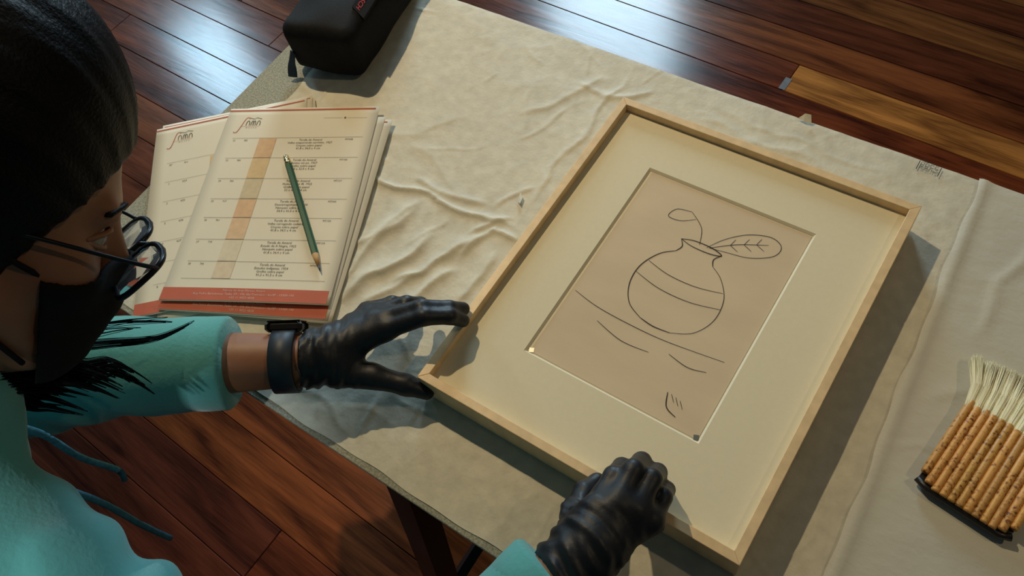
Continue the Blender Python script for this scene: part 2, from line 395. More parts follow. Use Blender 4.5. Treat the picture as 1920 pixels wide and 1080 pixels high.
FOLDS = [((-0.334, -0.180), (-0.279, -0.030), 0.010, 0.0060), ((-0.350, -0.165), (-0.330, -0.005), 0.009, 0.0045), ((-0.292, -0.125), (-0.228, -0.010), 0.008, 0.0050), ((-0.264, -0.150), (-0.232, -0.062), 0.009, 0.0045),
         ((-0.372, -0.130), (-0.322, 0.0), 0.007, 0.0030), ((-0.303, -0.165), (-0.272, -0.090), 0.006, 0.0030), ((-0.240, -0.060), (-0.226, 0.012), 0.004, 0.0030), ((-0.212, -0.110), (-0.200, -0.02), 0.007, 0.0030),
         ((-0.44, -0.012), (-0.19, 0.010), 0.0035, 0.0045), ((-0.37, 0.012), (-0.24, 0.018), 0.006, 0.003), ((-0.245, 0.02), (-0.215, 0.075), 0.003, 0.002),
         ((-0.213, 0.03), (-0.206, 0.30), 0.004, 0.002), ((-0.22, 0.225), (-0.16, 0.27), 0.005, 0.0022), ((-0.26, 0.245), (-0.21, 0.225), 0.004, 0.002), ((-0.30, 0.15), (-0.22, 0.27), 0.008, 0.0018),
         ((-0.23, -0.01), (-0.19, 0.0), 0.004, 0.004), ((-0.255, -0.02), (-0.21, 0.022), 0.004, 0.003), ((-0.45, 0.03), (-0.35, 0.13), 0.012, 0.0015), ((-0.40, 0.06), (-0.28, 0.02), 0.01, 0.0015),
         ((-0.12, 0.25), (0.10, 0.245), 0.006, 0.0015), ((-0.10, 0.272), (0.14, 0.262), 0.004, 0.0012), ((-0.36, -0.26), (-0.20, -0.285), 0.008, 0.002), ((-0.30, -0.24), (-0.25, -0.29), 0.005, 0.002), ((-0.22, -0.23), (-0.20, -0.29), 0.004, 0.0018)]
rc = np.random.default_rng(5); CREASES = []
for _ in range(90):
    cx_, cy_, an_, ln_ = rc.uniform(-0.6, 0.25), rc.uniform(-0.29, 0.29), rc.uniform(0, math.pi), rc.uniform(0.02, 0.10)
    CREASES.append(((cx_, cy_), (cx_ + ln_ * math.cos(an_), cy_ + ln_ * math.sin(an_)), rc.uniform(0.0015, 0.005), rc.uniform(0.0004, 0.0014)))
def sheet(name, outline_u, vlo, vhi, res, zf, m):
    """height-field sheet between left/right border functions of v"""
    nu = int((outline_u(0)[1] - outline_u(0)[0]) / res); nv = int((vhi(0.0) - vlo(0.0)) / res)
    U, W = np.meshgrid(np.linspace(0, 1, nu), np.linspace(0, 1, nv), indexing='ij')
    ul = np.vectorize(lambda t: outline_u(vlo(0) + (vhi(0) - vlo(0)) * t)[0])(np.linspace(0, 1, nv)); ur = np.vectorize(lambda t: outline_u(vlo(0) + (vhi(0) - vlo(0)) * t)[1])(np.linspace(0, 1, nv))
    x = ul[None] + (ur - ul)[None] * U
    y = np.vectorize(vlo)(x) + (np.vectorize(vhi)(x) - np.vectorize(vlo)(x)) * W
    z = zf(x, y)
    over = np.clip(y - 0.2975, 0, 1); z = z - over * 0.1
    y = np.minimum(y, 0.3030)
    v = np.stack([x, y, z], -1).reshape(-1, 3)
    i = np.arange(nu * nv).reshape(nu, nv)
    q = np.stack([i[:-1, :-1], i[1:, :-1], i[1:, 1:], i[:-1, 1:]], -1).reshape(-1, 4)
    root = fast_obj(name, v, q, m, None)
    return root
def z_t1(x, y):
    z = crumple(x, y) * 1.0 - 0.0002
    for p, q, w_, h in FOLDS + CREASES: z = z + ridge(x, y, p, q, w_, h)
    return np.maximum(z, -0.0019)
wob = lambda t, s: 0.003 * math.sin(t * 37 + s) + 0.002 * math.sin(t * 91 + 2 * s)
tis = sheet('tissue_paper', lambda v: (-0.602 + 0.03 * max(0, min(1, -v * 4)) + wob(v, 1), 0.2275 - 0.055 * (v - 0.07)), lambda u: -0.2995 + wob(u, 2) * 0.35, lambda u: 0.3022, 0.0025, z_t1, M_tissue)
tag(tis, 'large crumpled cream tissue sheet under the framed drawing and the papers', 'tissue paper')
def z_t2(x, y):
    e = x - (0.2235 - 0.055 * (y - 0.07))
    z = crumple(x + 3, y * 1.3) * 0.6 + 0.0012 + 0.0030 * np.exp(-np.abs((e - 0.006) / 0.006) ** 1.5)
    z += ridge(x, y, (0.285, 0.30), (0.262, 0.10), 0.006, 0.002) + ridge(x, y, (0.25, 0.02), (0.31, 0.10), 0.008, 0.0012) + ridge(x, y, (0.24, -0.03), (0.29, -0.01), 0.003, 0.001)
    return np.maximum(z, -0.0012)
tis2 = sheet('tissue_paper', lambda v: (0.2235 - 0.055 * (v - 0.07) + wob(v, 4) * 0.5, 0.84), lambda u: -0.297 + wob(u, 5) * 0.6, lambda u: 0.3022, 0.004, z_t2, M_tissue2)
tag(tis2, 'pale greyish tissue sheet under the bamboo brush, folded along its left edge', 'tissue paper')
# torn lip and small flaps of the tissue at the far edge and by the crease
def flap(name, pts, parent, m):
    v = [p for p in pts]; obj(name, v, [list(range(len(v)))], m, parent)
flap('torn_flap', [(0.008, 0.2985, 0.0012), (0.014, 0.304, 0.007), (0.021, 0.303, 0.009), (0.025, 0.2975, 0.0012), (0.016, 0.2965, 0.002)], tis, M_tissue)
flap('torn_flap', [(-0.227, 0.056, 0.001), (-0.2195, 0.0505, 0.0035), (-0.217, 0.0405, 0.004), (-0.2235, 0.0440, 0.001)], tis, M_tissue)

# ------------------------------------------------------------------ printed text
def text_geo(s, size, align='LEFT'):
    cu = bpy.data.curves.new('t', 'FONT'); cu.body = s; cu.size = size; cu.align_x = align; cu.resolution_u = 2
    o = bpy.data.objects.new('t', cu); COL.objects.link(o)
    dg = bpy.context.evaluated_depsgraph_get(); me = o.evaluated_get(dg).to_mesh()
    v = [tuple(p.co) for p in me.vertices]; f = [tuple(p.vertices) for p in me.polygons]
    o.evaluated_get(dg).to_mesh_clear(); bpy.data.objects.remove(o); bpy.data.curves.remove(cu)
    return v, f
# stamp on the far edge of the right-hand tissue, cut off by the fold
st = MB()
for k, s_ in enumerate(('WCERI', 'ACERI', 'VILAC', 'SUP.B')):
    v, f = text_geo(s_, 0.0050, 'RIGHT')
    cu_ = 0.1512 + 0.0050 * k
    yy = 0.2880 - 0.0006 * (k % 2)
    st.add([(cu_ + y, yy - x, 0.0016) for x, y, z in v], f)
for cu_ in (0.1492, 0.1722): st.box((cu_, 0.2920, 0.0014), (0.0008, 0.0125, 0.0006))
st.build('printed_stamp', M_ink, tis)

# ------------------------------------------------------------------ framed drawing
frame = empty('picture_frame', (0, 0, 0.0)); tag(frame, 'ink line drawing in a wide ivory mat and slim pale wooden frame', 'framed drawing')
HX, HY, RW, FH = 0.1725, 0.2072, 0.0092, 0.042
def rail(c0, c1, c2, c3):
    """mitred rail from its four plan corners (outer a, outer b, inner b, inner a)"""
    v = [(x, y, z) for z in (0.0005, FH) for x, y in (c0, c1, c2, c3)]
    return v, [(0, 3, 2, 1), (4, 5, 6, 7), (0, 1, 5, 4), (1, 2, 6, 5), (2, 3, 7, 6), (3, 0, 4, 7)]
co = [(-HX, -HY), (HX, -HY), (HX, HY), (-HX, HY)]; ci = [(-HX + RW, -HY + RW), (HX - RW, -HY + RW), (HX - RW, HY - RW), (-HX + RW, HY - RW)]
for k in range(4):
    v, f = rail(co[k], co[(k + 1) % 4], ci[(k + 1) % 4], ci[k])
    o = obj('rail', v, f, M_maple, frame)
    bm = o.modifiers.new('bevel', 'BEVEL'); bm.width = 0.0006; bm.segments = 2
MB().box((0, 0, 0.009), (2 * (HX - RW), 2 * (HY - RW), 0.012)).build('backing_board', M_board, frame)
MZ = 0.0315; ix, iy = HX - RW, HY - RW
wx0, wx1, wy0, wy1 = -0.0985, 0.0945, -0.1260, 0.1355; bw = 0.0022
v = [(-ix, -iy, MZ), (ix, -iy, MZ), (ix, iy, MZ), (-ix, iy, MZ), (wx0, wy0, MZ), (wx1, wy0, MZ), (wx1, wy1, MZ), (wx0, wy1, MZ),
     (-ix, -iy, MZ - 0.003), (ix, -iy, MZ - 0.003), (ix, iy, MZ - 0.003), (-ix, iy, MZ - 0.003)]
mt = obj('mat_board', v, [(k, (k + 1) % 4, 4 + (k + 1) % 4, 4 + k) for k in range(4)] + [(8 + k, 8 + (k + 1) % 4, (k + 1) % 4, k) for k in range(4)], M_mat, frame)
v = [(wx0, wy0, MZ), (wx1, wy0, MZ), (wx1, wy1, MZ), (wx0, wy1, MZ), (wx0 + bw, wy0 + bw, MZ - 0.0026), (wx1 - bw, wy0 + bw, MZ - 0.0026), (wx1 - bw, wy1 - bw, MZ - 0.0026), (wx0 + bw, wy1 - bw, MZ - 0.0026)]
obj('mat_bevel', v, [(k, (k + 1) % 4, 4 + (k + 1) % 4, 4 + k) for k in range(4)], M_matcore, mt)
SZ = MZ - 0.0024
MB().box((-0.002, 0.0045, SZ - 0.0008), (0.22, 0.28, 0.0006)).build('mount_sheet', M_matcore, frame)
art = obj('drawing_sheet', [(wx0 + .0045, wy0 + .0035, SZ), (wx1 - .003, wy0 + .0035, SZ), (wx1 - .003, wy1 - .0035, SZ), (wx0 + .0045, wy1 - .0035, SZ),
                            (wx0 + .0045, wy0 + .0035, SZ - .0005), (wx1 - .003, wy0 + .0035, SZ - .0005), (wx1 - .003, wy1 - .0035, SZ - .0005), (wx0 + .0045, wy1 - .0035, SZ - .0005)],
          [(0, 1, 2, 3), (4, 7, 6, 5), (0, 4, 5, 1), (1, 5, 6, 2), (2, 6, 7, 3), (3, 7, 4, 0)], M_art, frame)
for cx, cy in ((wx0 + .006, wy0 + .005), (wx1 - .005, wy0 + .005)):
    MB().box((cx, cy, SZ + 0.0003), (0.005, 0.005, 0.0004), 0.4).build('corner_mount', M_steel, frame)
# a plain still life in ink line: a round jar with a leaf and two branches
INK = MB()
def stroke(pts, w_, n=10):
    c = spline([(x, y, SZ + 0.0004) for x, y in pts], n); m_ = len(c)
    INK.ribbon(c, [w_ * (0.55 + 0.45 * math.sin(math.pi * min(1, max(0, i / (m_ - 1))) ** 0.8)) for i in range(m_)])
tk, tn = 0.0011, 0.0007
stroke([(-0.022, 0.052), (-0.036, 0.040), (-0.046, 0.018), (-0.045, -0.006), (-0.034, -0.026), (-0.016, -0.036)], tk)
stroke([(0.020, 0.052), (0.034, 0.042), (0.047, 0.022), (0.049, -0.004), (0.038, -0.026), (0.018, -0.037)], tn)
stroke([(-0.016, -0.036), (0.0, -0.0385), (0.018, -0.037)], tk)
stroke([(-0.022, 0.052), (-0.019, 0.060), (-0.024, 0.068)], tk); stroke([(0.020, 0.052), (0.017, 0.060), (0.022, 0.068)], tk)
stroke([(-0.024, 0.068), (-0.010, 0.072), (0.010, 0.072), (0.022, 0.068), (0.010, 0.0645), (-0.010, 0.0645), (-0.024, 0.068)], tk)
stroke([(-0.041, 0.028), (-0.015, 0.022), (0.015, 0.022), (0.043, 0.028)], tn); stroke([(-0.046, 0.010), (-0.016, 0.003), (0.018, 0.003), (0.049, 0.010)], tn)
stroke([(0.004, 0.070), (0.016, 0.088), (0.034, 0.104), (0.056, 0.112), (0.070, 0.106), (0.068, 0.092), (0.048, 0.079), (0.024, 0.074), (0.006, 0.071)], tn)
stroke([(0.008, 0.072), (0.030, 0.088), (0.058, 0.102)], tn)
for q in ((0.024, 0.084), (0.036, 0.091), (0.047, 0.097)):
    stroke([q, (q[0] + 0.002, q[1] + 0.009)], tn * .8, 4); stroke([q, (q[0] + 0.010, q[1] - 0.004)], tn * .8, 4)
stroke([(-0.004, 0.070), (-0.012, 0.090), (-0.030, 0.104)], tn); stroke([(-0.030, 0.104), (-0.046, 0.100), (-0.050, 0.088), (-0.036, 0.088), (-0.022, 0.097)], tn)
stroke([(-0.090, -0.040), (-0.060, -0.046), (-0.020, -0.048), (0.020, -0.047), (0.078, -0.040)], tn)
stroke([(-0.052, -0.060), (-0.020, -0.068), (0.010, -0.066)], tn); stroke([(0.028, -0.058), (0.050, -0.062), (0.068, -0.058)], tn)
stroke([(0.046, -0.094), (0.052, -0.108), (0.064, -0.113)], tk)
for k in range(3): stroke([(0.050 + .005 * k, -0.094 - .001 * k), (0.056 + .005 * k, -0.101 - .001 * k)], tn * .8, 4)
INK.build('ink_lines', M_ink, art)

# ------------------------------------------------------------------ printed papers
M_cells = [mat('printed_thumbnail', c, 0.75, noise=(120, 0.08, ONE)) for c in ((0.68, 0.45, 0.26), (0.68, 0.50, 0.27), (0.62, 0.52, 0.34), (0.70, 0.46, 0.27), (0.71, 0.50, 0.31), (0.70, 0.62, 0.46), (0.70, 0.58, 0.42))]
def make_sheet(tl, rot, z0, curl, label):
    ca, sa = math.cos(rot), math.sin(rot); r = V3(ca, sa, 0); n = V3(-sa, ca, 0); tl = V3(tl[0], tl[1], 0)
    def S(x, y, dz=0.0):
        p = tl + x * r - y * n; p[2] = z0 + curl(x / 0.21, y / 0.297) + dz; return p
    nx, ny = 12, 24; v = [S(0.21 * i / nx, 0.297 * j / ny) for j in range(ny + 1) for i in range(nx + 1)]
    f = [(j * (nx + 1) + i, (j + 1) * (nx + 1) + i, (j + 1) * (nx + 1) + i + 1, j * (nx + 1) + i + 1) for j in range(ny) for i in range(nx)]
    o = obj('document_sheet', v, f, M_paper, None, True); so = o.modifiers.new('thickness', 'SOLIDIFY'); so.thickness = 0.0004; so.offset = -1
    tag(o, label, 'paper', 'loose pile of printed lists')
    return o, S
def flatpoly(S, pts, dz, m, parent, name, sub=10):
    """a printed patch, quads only, divided so that it follows the sheet"""
    (x0, y0), (x1, y1) = pts; v = []; f = []; ny = max(2, int(sub * (y1 - y0) / 0.1) + 1); nx = max(2, int(sub * (x1 - x0) / 0.1) + 1)
    for j in range(ny + 1):
        for i in range(nx + 1): v.append(S(x0 + (x1 - x0) * i / nx, y0 + (y1 - y0) * j / ny, dz))
    for j in range(ny):
        for i in range(nx): f.append((j * (nx + 1) + i, (j + 1) * (nx + 1) + i, (j + 1) * (nx + 1) + i + 1, j * (nx + 1) + i + 1))
    return obj(name, v, f, m, parent)
def put_text(mb, S, s_, x, y, size, align='CENTER', dz=0.0005):
    v, f = text_geo(s_, size, align); mb.add([S(x + a, y - b, dz) for a, b, _ in v], f)
def line2(mb, S, pts, w_, dz=0.0005):
    c = [S(x, y, dz) for x, y in pts]; mb.ribbon(c, w_)
def logo(S, parent, ox=0.0, oy=0.0):
    red = MB(); blk = MB()
    fpts = spline([(0.0375 - .004, 0.0185), (0.0345 - .004, 0.0165), (0.0315 - .004, 0.0195), (0.0285 - .004, 0.030), (0.0255 - .004, 0.0395), (0.0225 - .004, 0.0425), (0.0195 - .004, 0.0410)], 6)
    line2(red, S, [(p[0] + ox, p[1] + oy) for p in [np.array(q) for q in fpts]], 0.0009)
    line2(red, S, [(0.0235 + ox, 0.0315 + oy), (0.0500 + ox, 0.0315 + oy)], 0.0003)
    def arch(x0, x1):
        c = spline([(x0, 0.0300), (x0 + .0003, 0.0245), ((x0 + x1) / 2, 0.0222), (x1 - .0003, 0.0245), (x1, 0.0300)], 5); line2(blk, S, [(p[0] + ox, p[1] + oy) for p in c], 0.0010)
    arch(0.0305, 0.0350); arch(0.0372, 0.0402); arch(0.0402, 0.0432); arch(0.0455, 0.0498)
    line2(blk, S, [(0.0310 + ox, 0.0165 + oy), (0.0400 + ox, 0.0192 + oy), (0.0430 + ox, 0.0168 + oy), (0.0505 + ox, 0.0190 + oy)], 0.0008)
    put_text(blk, S, 'M  U  S  E  U', 0.0390 + ox, 0.0350 + oy, 0.0028)
    red.build('logo_initial', M_red, parent); blk.build('logo_letters', M_print, parent)
ROWS = [0.0520, 0.0850, 0.1180, 0.1495, 0.1780, 0.2100, 0.2415, 0.2660]
ART = 'Tarsila do Amaral'
TXT = [('Velho empurrando carrinho, 1927', 'Crayon sobre papel', '41,8 x 34,0 x 4 cm'), ('Menino em pé, 1927', 'Grafite sobre papel', '42,0 x 32,0 x 4 cm'),
       ('Homem a ler III, 1922', 'Grafite sobre papel', '52 x 41,5 x 4 cm'), ('Descarregamento, 1924', 'Nanquim sobre papel', '34,4 x 41,5 x 4 cm'),
       ('Velho carregando cadeira', 'Crayon sobre papel', '41,8 x 34,5 x 4 cm'), ('Estudo de A Negra, 1923', 'Nanquim sobre papel', '41,8 x 34,4 x 4 cm'), ('Estudos indígenas, 1924', 'Grafite sobre papel', '91,2 x 91,5 x 4 cm')]
NUM = [('22', '982'), ('23', '984'), ('24', '760'), ('25', '717'), ('26', '961'), ('27', '710'), ('28', '706')]
COD = ['MT028', 'MT106', 'MT127', 'MT044', 'MT104', 'MT124', 'MT034']
def footer(S, o):
    flatpoly(S, ((0.0, 0.2785), (0.2065, 0.2955)), 0.0004, M_red, o, 'red_footer_band', 24)
    t = MB()
    put_text(t, S, 'Fábrica de Arte Marcos Amaro', 0.104, 0.2832, 0.0042, dz=0.0007)
    put_text(t, S, 'Rua Padre Bartolomeu Tadei, 09 - Vila São Francisco - Itu/SP - 13300-190', 0.104, 0.2882, 0.0042, dz=0.0007)
    put_text(t, S, '+55 11 4022-4828', 0.104, 0.2930, 0.0042, dz=0.0007)
    t.build('footer_lettering', M_white, o)
flat0 = lambda x, y: 0.0
def wav(a, b): return lambda x, y: a * math.sin(3.0 * x + b) * y * y + 0.0008 * math.sin(6 * y + b)
rd = math.radians
sh1, S1 = make_sheet((-0.711, -0.0885), rd(45), 0.0020, wav(0.0005, 1), 'lowest sheet of the pile, its red-lined upper corner poking out past the topmost list')
flatpoly(S1, ((0.003, 0.0035), (0.207, 0.0052)), 0.0003, M_red, sh1, 'red_header_line', 24)
sh2, S2 = make_sheet((-0.7262, -0.0762), rd(40.8), 0.0032, wav(0.0005, 1), 'sheet just beneath the tilted left-hand list, a sliver along its top edge')
flatpoly(S2, ((0.003, 0.0035), (0.207, 0.0052)), 0.0003, M_red, sh2, 'red_header_line', 24)
sh3, S3 = make_sheet((-0.7274, -0.0858), rd(41.4), 0.0046, wav(0.0005, 1), 'tilted left-hand printed list overhanging the table end, half hidden by the topmost list')
flatpoly(S3, ((0.0, 0.0030), (0.207, 0.0050)), 0.0004, M_red, sh3, 'red_header_line', 24)
logo(S3, sh3, 0.002, -0.002)
lt = MB(); lr = MB()
put_text(lt, S3, 'Tarsila do Amaral', 0.120, 0.0450, 0.0042); put_text(lt, S3, 'Tarsila do Amaral', 0.125, 0.0640, 0.0042)
for k in range(8):
    y = 0.066 + 0.0315 * k
    line2(lr, S3, [(0.020, y), (0.055, y + .0002), (0.20, y)], 0.0003)
    put_text(lt, S3, str(k) if k else 'Nº', 0.026, y + 0.005, 0.0040); put_text(lt, S3, ('Inv.', '624', '625', '626', '627', '628', '629', '630')[k], 0.047, y + 0.005, 0.0040)
tag(lt.build('printed_text', M_print, sh3), kind='stuff'); lr.build('table_rules', M_rule, sh3)
flatpoly(S3, ((0.0795, 0.0675), (0.105, 0.0965)), 0.0004, M_cells[1], sh3, 'printed_thumbnail', 24); flatpoly(S3, ((0.0795, 0.0985), (0.092, 0.128)), 0.0004, M_cells[5], sh3, 'printed_thumbnail', 24)
flatpoly(S3, ((0.0, 0.2785), (0.2065, 0.2955)), 0.0004, M_red, sh3, 'red_footer_band', 24)
sh4, S4 = make_sheet((-0.6274, -0.0116), rd(24.2), 0.0062, wav(0.0005, 1), 'under-sheet showing along the right side of the pile')
flatpoly(S4, ((0.003, 0.0035), (0.204, 0.0052)), 0.0003, M_red, sh4, 'red_header_line', 24)
sh5, S5 = make_sheet((-0.6366, -0.0168), rd(25.4), 0.0078, lambda x, y: 0.0010 * math.sin(5 * x) * y ** 3, 'second list from the top, its red footer showing below the topmost one')
footer(S5, sh5)
sh6, S6 = make_sheet((-0.6506, -0.0120), rd(27.1), 0.0098, lambda x, y: 0.0035 * y ** 6 * (0.4 + 0.6 * math.sin(3.1 * x)) + 0.0003 * math.sin(7 * y), 'topmost printed list with the green pencil lying across it')
flatpoly(S6, ((0.0, 0.0030), (0.2055, 0.0052)), 0.0005, M_red, sh6, 'red_header_line', 24)
logo(S6, sh6); footer(S6, sh6)
t6 = MB(); r6 = MB()
line2(r6, S6, [(0.137, 0.019), (0.163, 0.0192)], 0.0003); line2(r6, S6, [(0.170, 0.0194), (0.197, 0.0198)], 0.0003)
r6.add([S6(0.1655, 0.0205, .0005), S6(0.1680, 0.0205, .0005), S6(0.1680, 0.0178, .0005), S6(0.1655, 0.0178, .0005)], [(0, 1, 2, 3)])
for k in range(8):
    line2(r6, S6, [(0.018 + (0.198 - 0.018) * i / 12, ROWS[k]) for i in range(13)], 0.00038)
    if k == 7: break
    y = ROWS[k]
    put_text(t6, S6, NUM[k][0], 0.0215, y + 0.0048, 0.0036); put_text(t6, S6, NUM[k][1], 0.0380, y + 0.0048, 0.0036); put_text(t6, S6, COD[k], 0.180, y + 0.0048, 0.0036)
    for j, s_ in enumerate((ART,) + TXT[k]): put_text(t6, S6, s_, 0.128, y + 0.0052 + 0.0047 * j, 0.0044)
    flatpoly(S6, ((0.0565, y + 0.0007), (0.0805, ROWS[k + 1] - 0.0007)), 0.0004, M_cells[k], sh6, 'printed_thumbnail', 24)
tag(t6.build('printed_text', M_print, sh6), kind='stuff'); r6.build('table_rules', M_rule, sh6)

# ------------------------------------------------------------------ pencil
M_green = mat('green_lacquer', (0.004, 0.085, 0.045), 0.4, spec=0.22, noise=(30, 0.1, ONE))
M_pwood = mat('pencil_wood', (0.50, 0.28, 0.10), 0.7, noise=(60, 0.15, ONE)); M_lead = mat('graphite', (0.03, 0.03, 0.035), 0.35, noise=(60, 0.2, ONE))
M_gold = mat('brass_ferrule', (0.78, 0.62, 0.34), 0.2, 1.0, noise=(60, 0.1, ONE))
pa = V3(-0.5180, -0.0420, 0.0148); pb = V3(-0.3640, -0.1520, 0.0150); pdv = (pb - pa) / np.linalg.norm(pb - pa)
pencil = empty('pencil', (float(pa[0] + pb[0]) / 2, float(pa[1] + pb[1]) / 2, 0.016)); tag(pencil, 'dark green hexagonal pencil lying across the topmost printed list', 'pencil')
PL = np.linalg.norm(pb - pa); at_ = lambda s: pa + pdv * s * PL
MB().tube([at_(0.070), at_(0.865)], 0.0041, 6).build('barrel', M_green, pencil)
MB().tube([at_(0.865), at_(0.955)], [0.0040, 0.0017], 12).build('sharpened_wood', M_pwood, pencil, True)
MB().tube([at_(0.955), at_(1.0)], [0.0017, 0.0003], 10).build('graphite_point', M_lead, pencil, True)
MB().tube([at_(0.0), at_(0.012), at_(0.03), at_(0.034), at_(0.042), at_(0.046), at_(0.055), at_(0.059), at_(0.072)], [0.0036, 0.0039, 0.0039, 0.0042, 0.0042, 0.0038, 0.0038, 0.0042, 0.0041], 14).build('ferrule', M_gold, pencil, True)

# ------------------------------------------------------------------ zipped pouch
M_strap = mat('navy_webbing', (0.012, 0.024, 0.042), 0.5, noise=(60, 0.2, ONE))
pouch = empty('zip_pouch', (-0.585, 0.18, 0.0)); tag(pouch, 'black fabric zip pouch with a red-lettered tag, behind the papers', 'pouch')
CA = math.atan2(0.026, 0.112); cr = V3(math.cos(CA), math.sin(CA), 0); cn = V3(-math.sin(CA), math.cos(CA), 0); c_org = V3(-0.627, 0.086, 0)
def cp(x, y, z): p = c_org + cr * x + cn * y; p[2] = z; return p
def f_pouch(p):
    q = p - c_org; X = q @ cr; Y = q @ cn; Z = p[:, 2]
    tap = 0.010 * np.clip(Z / 0.08, 0, 1)
    hx = 0.0585 - 0.35 * tap; hy = 0.108 - 0.3 * tap; r = 0.016
    dx = np.abs(X - 0.0585) - hx + r; dy = np.abs(Y - 0.108) - hy + r; dz = np.abs(Z - 0.0405) - 0.0385 + r
    d = np.linalg.norm(np.maximum(np.stack([dx, dy, dz], 1), 0), axis=1) + np.minimum(np.maximum(np.maximum(dx, dy), dz), 0) - r
    d += 0.0020 * np.sin(X * 70 + Y * 20) * np.sin(Y * 45 + Z * 60) + 0.0022 * np.sin(Y * 38 - X * 55 + 1.0) * (Z > 0.01)
    return d
v, q = surfnet(f_pouch, (-0.70, 0.05, -0.01), (-0.46, 0.37, 0.10), 0.004); v = relax(v, q, 2); v[:, 2] = np.maximum(v[:, 2], 0.0015)
fast_obj('body', v, q, M_bag, pouch)
zt = MB(); ztp = [cp(x, y, 0.058) for x, y in ((-0.001, 0.03), (-0.002, 0.10), (-0.001, 0.19))]; zt.tube(ztp, 0.0022, 6); zt.build('zip', M_black_metal, pouch)
MB().tube(spline([cp(0.012, 0.004, 0.034), cp(0.008, -0.004, 0.018), cp(0.008, -0.013, 0.004)], 6), 0.0070, 6, flat=0.22).build('zip_pull_tab', M_strap, pouch)
# stitched tag on the lid
tg = [cp(0.0965, 0.0535, 0.0825), cp(0.1150, 0.0450, 0.0735), cp(0.1150, 0.1000, 0.0735), cp(0.0965, 0.1085, 0.0825)]
tagm = MB(); tagm.add(tg + [p - V3(0, 0, 0.004) for p in tg], [(0, 1, 2, 3), (0, 4, 5, 1), (1, 5, 6, 2), (2, 6, 7, 3), (3, 7, 4, 0)]); tg_o = tagm.build('sewn_tag', M_bag, pouch)
M_redtxt = mat('red_thread', (0.60, 0.03, 0.03), 0.7, noise=(60, 0.1, ONE))
v, f = text_geo('BOSCH', 0.0100, 'RIGHT'); e1 = tg[0] - tg[3]; e1 /= np.linalg.norm(e1); e2 = tg[1] - tg[0]; e2 /= np.linalg.norm(e2)
o0 = tg[0] + e2 * 0.0055 - e1 * 0.003
obj('tag_lettering', [o0 + e1 * x + e2 * y + V3(0.0006, 0, 0.0010) for x, y, z in v], f, M_redtxt, tg_o)

# ------------------------------------------------------------------ bamboo brush
def bamboo():
    m = mat('bamboo', (0.50, 0.27, 0.075), 0.45, bump=[(200, 0.25, 0.0006, (1, 1, 1))]); nt = m.node_tree; b = nt.nodes['Principled BSDF']; L = nt.links.new
    tc = nt.nodes.new('ShaderNodeTexCoord'); oi = nt.nodes.new('ShaderNodeObjectInfo')
    ad = nt.nodes.new('ShaderNodeVectorMath'); ad.operation = 'ADD'; L(tc.outputs['Object'], ad.inputs[0]); L(oi.outputs['Random'], ad.inputs[1])
    n1 = nt.nodes.new('ShaderNodeTexNoise'); n1.inputs['Scale'].default_value = 330; n1.inputs['Detail'].default_value = 3; L(ad.outputs[0], n1.inputs['Vector'])
    n2 = nt.nodes.new('ShaderNodeTexNoise'); n2.inputs['Scale'].default_value = 45; n2.inputs['Detail'].default_value = 3; L(ad.outputs[0], n2.inputs['Vector'])
    mm = nt.nodes.new('ShaderNodeMath'); mm.operation = 'MULTIPLY_ADD'; mm.inputs[1].default_value = 0.6; L(n2.outputs[0], mm.inputs[0]); L(n1.outputs[0], mm.inputs[2])
    rp = nt.nodes.new('ShaderNodeValToRGB'); e = rp.color_ramp.elements; e[0].position = 0.58; e[0].color = (0.16, 0.06, 0.014, 1); e[1].position = 0.80; e[1].color = (0.72, 0.40, 0.11, 1)
    x = e.new(0.68); x.color = (0.52, 0.26, 0.065, 1)
    L(mm.outputs[0], rp.inputs[0])
    mx = nt.nodes.new('ShaderNodeMix'); mx.data_type = 'RGBA'; mx.blend_type = 'MULTIPLY'; mx.inputs[0].default_value = 1.0; L(rp.outputs[0], mx.inputs[6]); L(oi.outputs['Color'], mx.inputs[7]); L(mx.outputs[2], b.inputs['Base Color'])
    return m
M_bamboo = bamboo(); M_tar = mat('black_lacquer', (0.012, 0.010, 0.009), 0.4, noise=(60, 0.3, ONE)); M_hairw = mat('goat_hair', (0.97, 0.88, 0.64), 0.55, noise=(25, 0.12, ONE))
brush = empty('bamboo_brush', (0.315, -0.005, 0.0)); tag(brush, 'flat brush of joined bamboo tubes with pale goat-hair bristles, at the right edge', 'brush')
BA = math.radians(-8.0); bx = V3(math.cos(BA), math.sin(BA), 0); by = V3(-math.sin(BA), math.cos(BA), 0); b0 = V3(0.2680, -0.0530, 0)
NT = 12; tw = 0.0071
def bp_(x, y, z): p = b0 + bx * x + by * y; p[2] = z; return p
tube_me = None
for k in range(NT):
    x = (k + 0.5) * tw; cut = (0.010, 0.003, 0.0, 0, 0, 0, 0, 0, 0, 0.0, 0.003, 0.010)[k]; top = 0.0945 + 0.002 * random.uniform(-1, 1)
    r = 0.0038 * random.uniform(0.95, 1.06); zc = 0.0125
    m_ = MB(); nd = random.uniform(0.035, 0.075)
    ys = [cut, cut + 0.001, nd - 0.0025, nd, nd + 0.0025, top - 0.001, top]; rr = [r * 0.86, r, r, r * (1.05 if k % 3 else 1.0), r, r, r * 0.9]
    m_.tube([bp_(x, yy, zc) for yy in ys], rr, 12)
    o = m_.build('bamboo_tube', M_bamboo, brush, True); cc = random.uniform(0.8, 1.12); o.color = (cc, cc * random.uniform(0.92, 1.0), cc * random.uniform(0.85, 1.0), 1)
MB().tube([bp_(0.001, 0.0035, 0.0085), bp_(0.012, 0.000, 0.0085), bp_(NT * tw - 0.010, 0.0, 0.0085), bp_(NT * tw - 0.001, 0.004, 0.0085)], 0.0034, 8).build('lacquered_base', M_tar, brush, True)
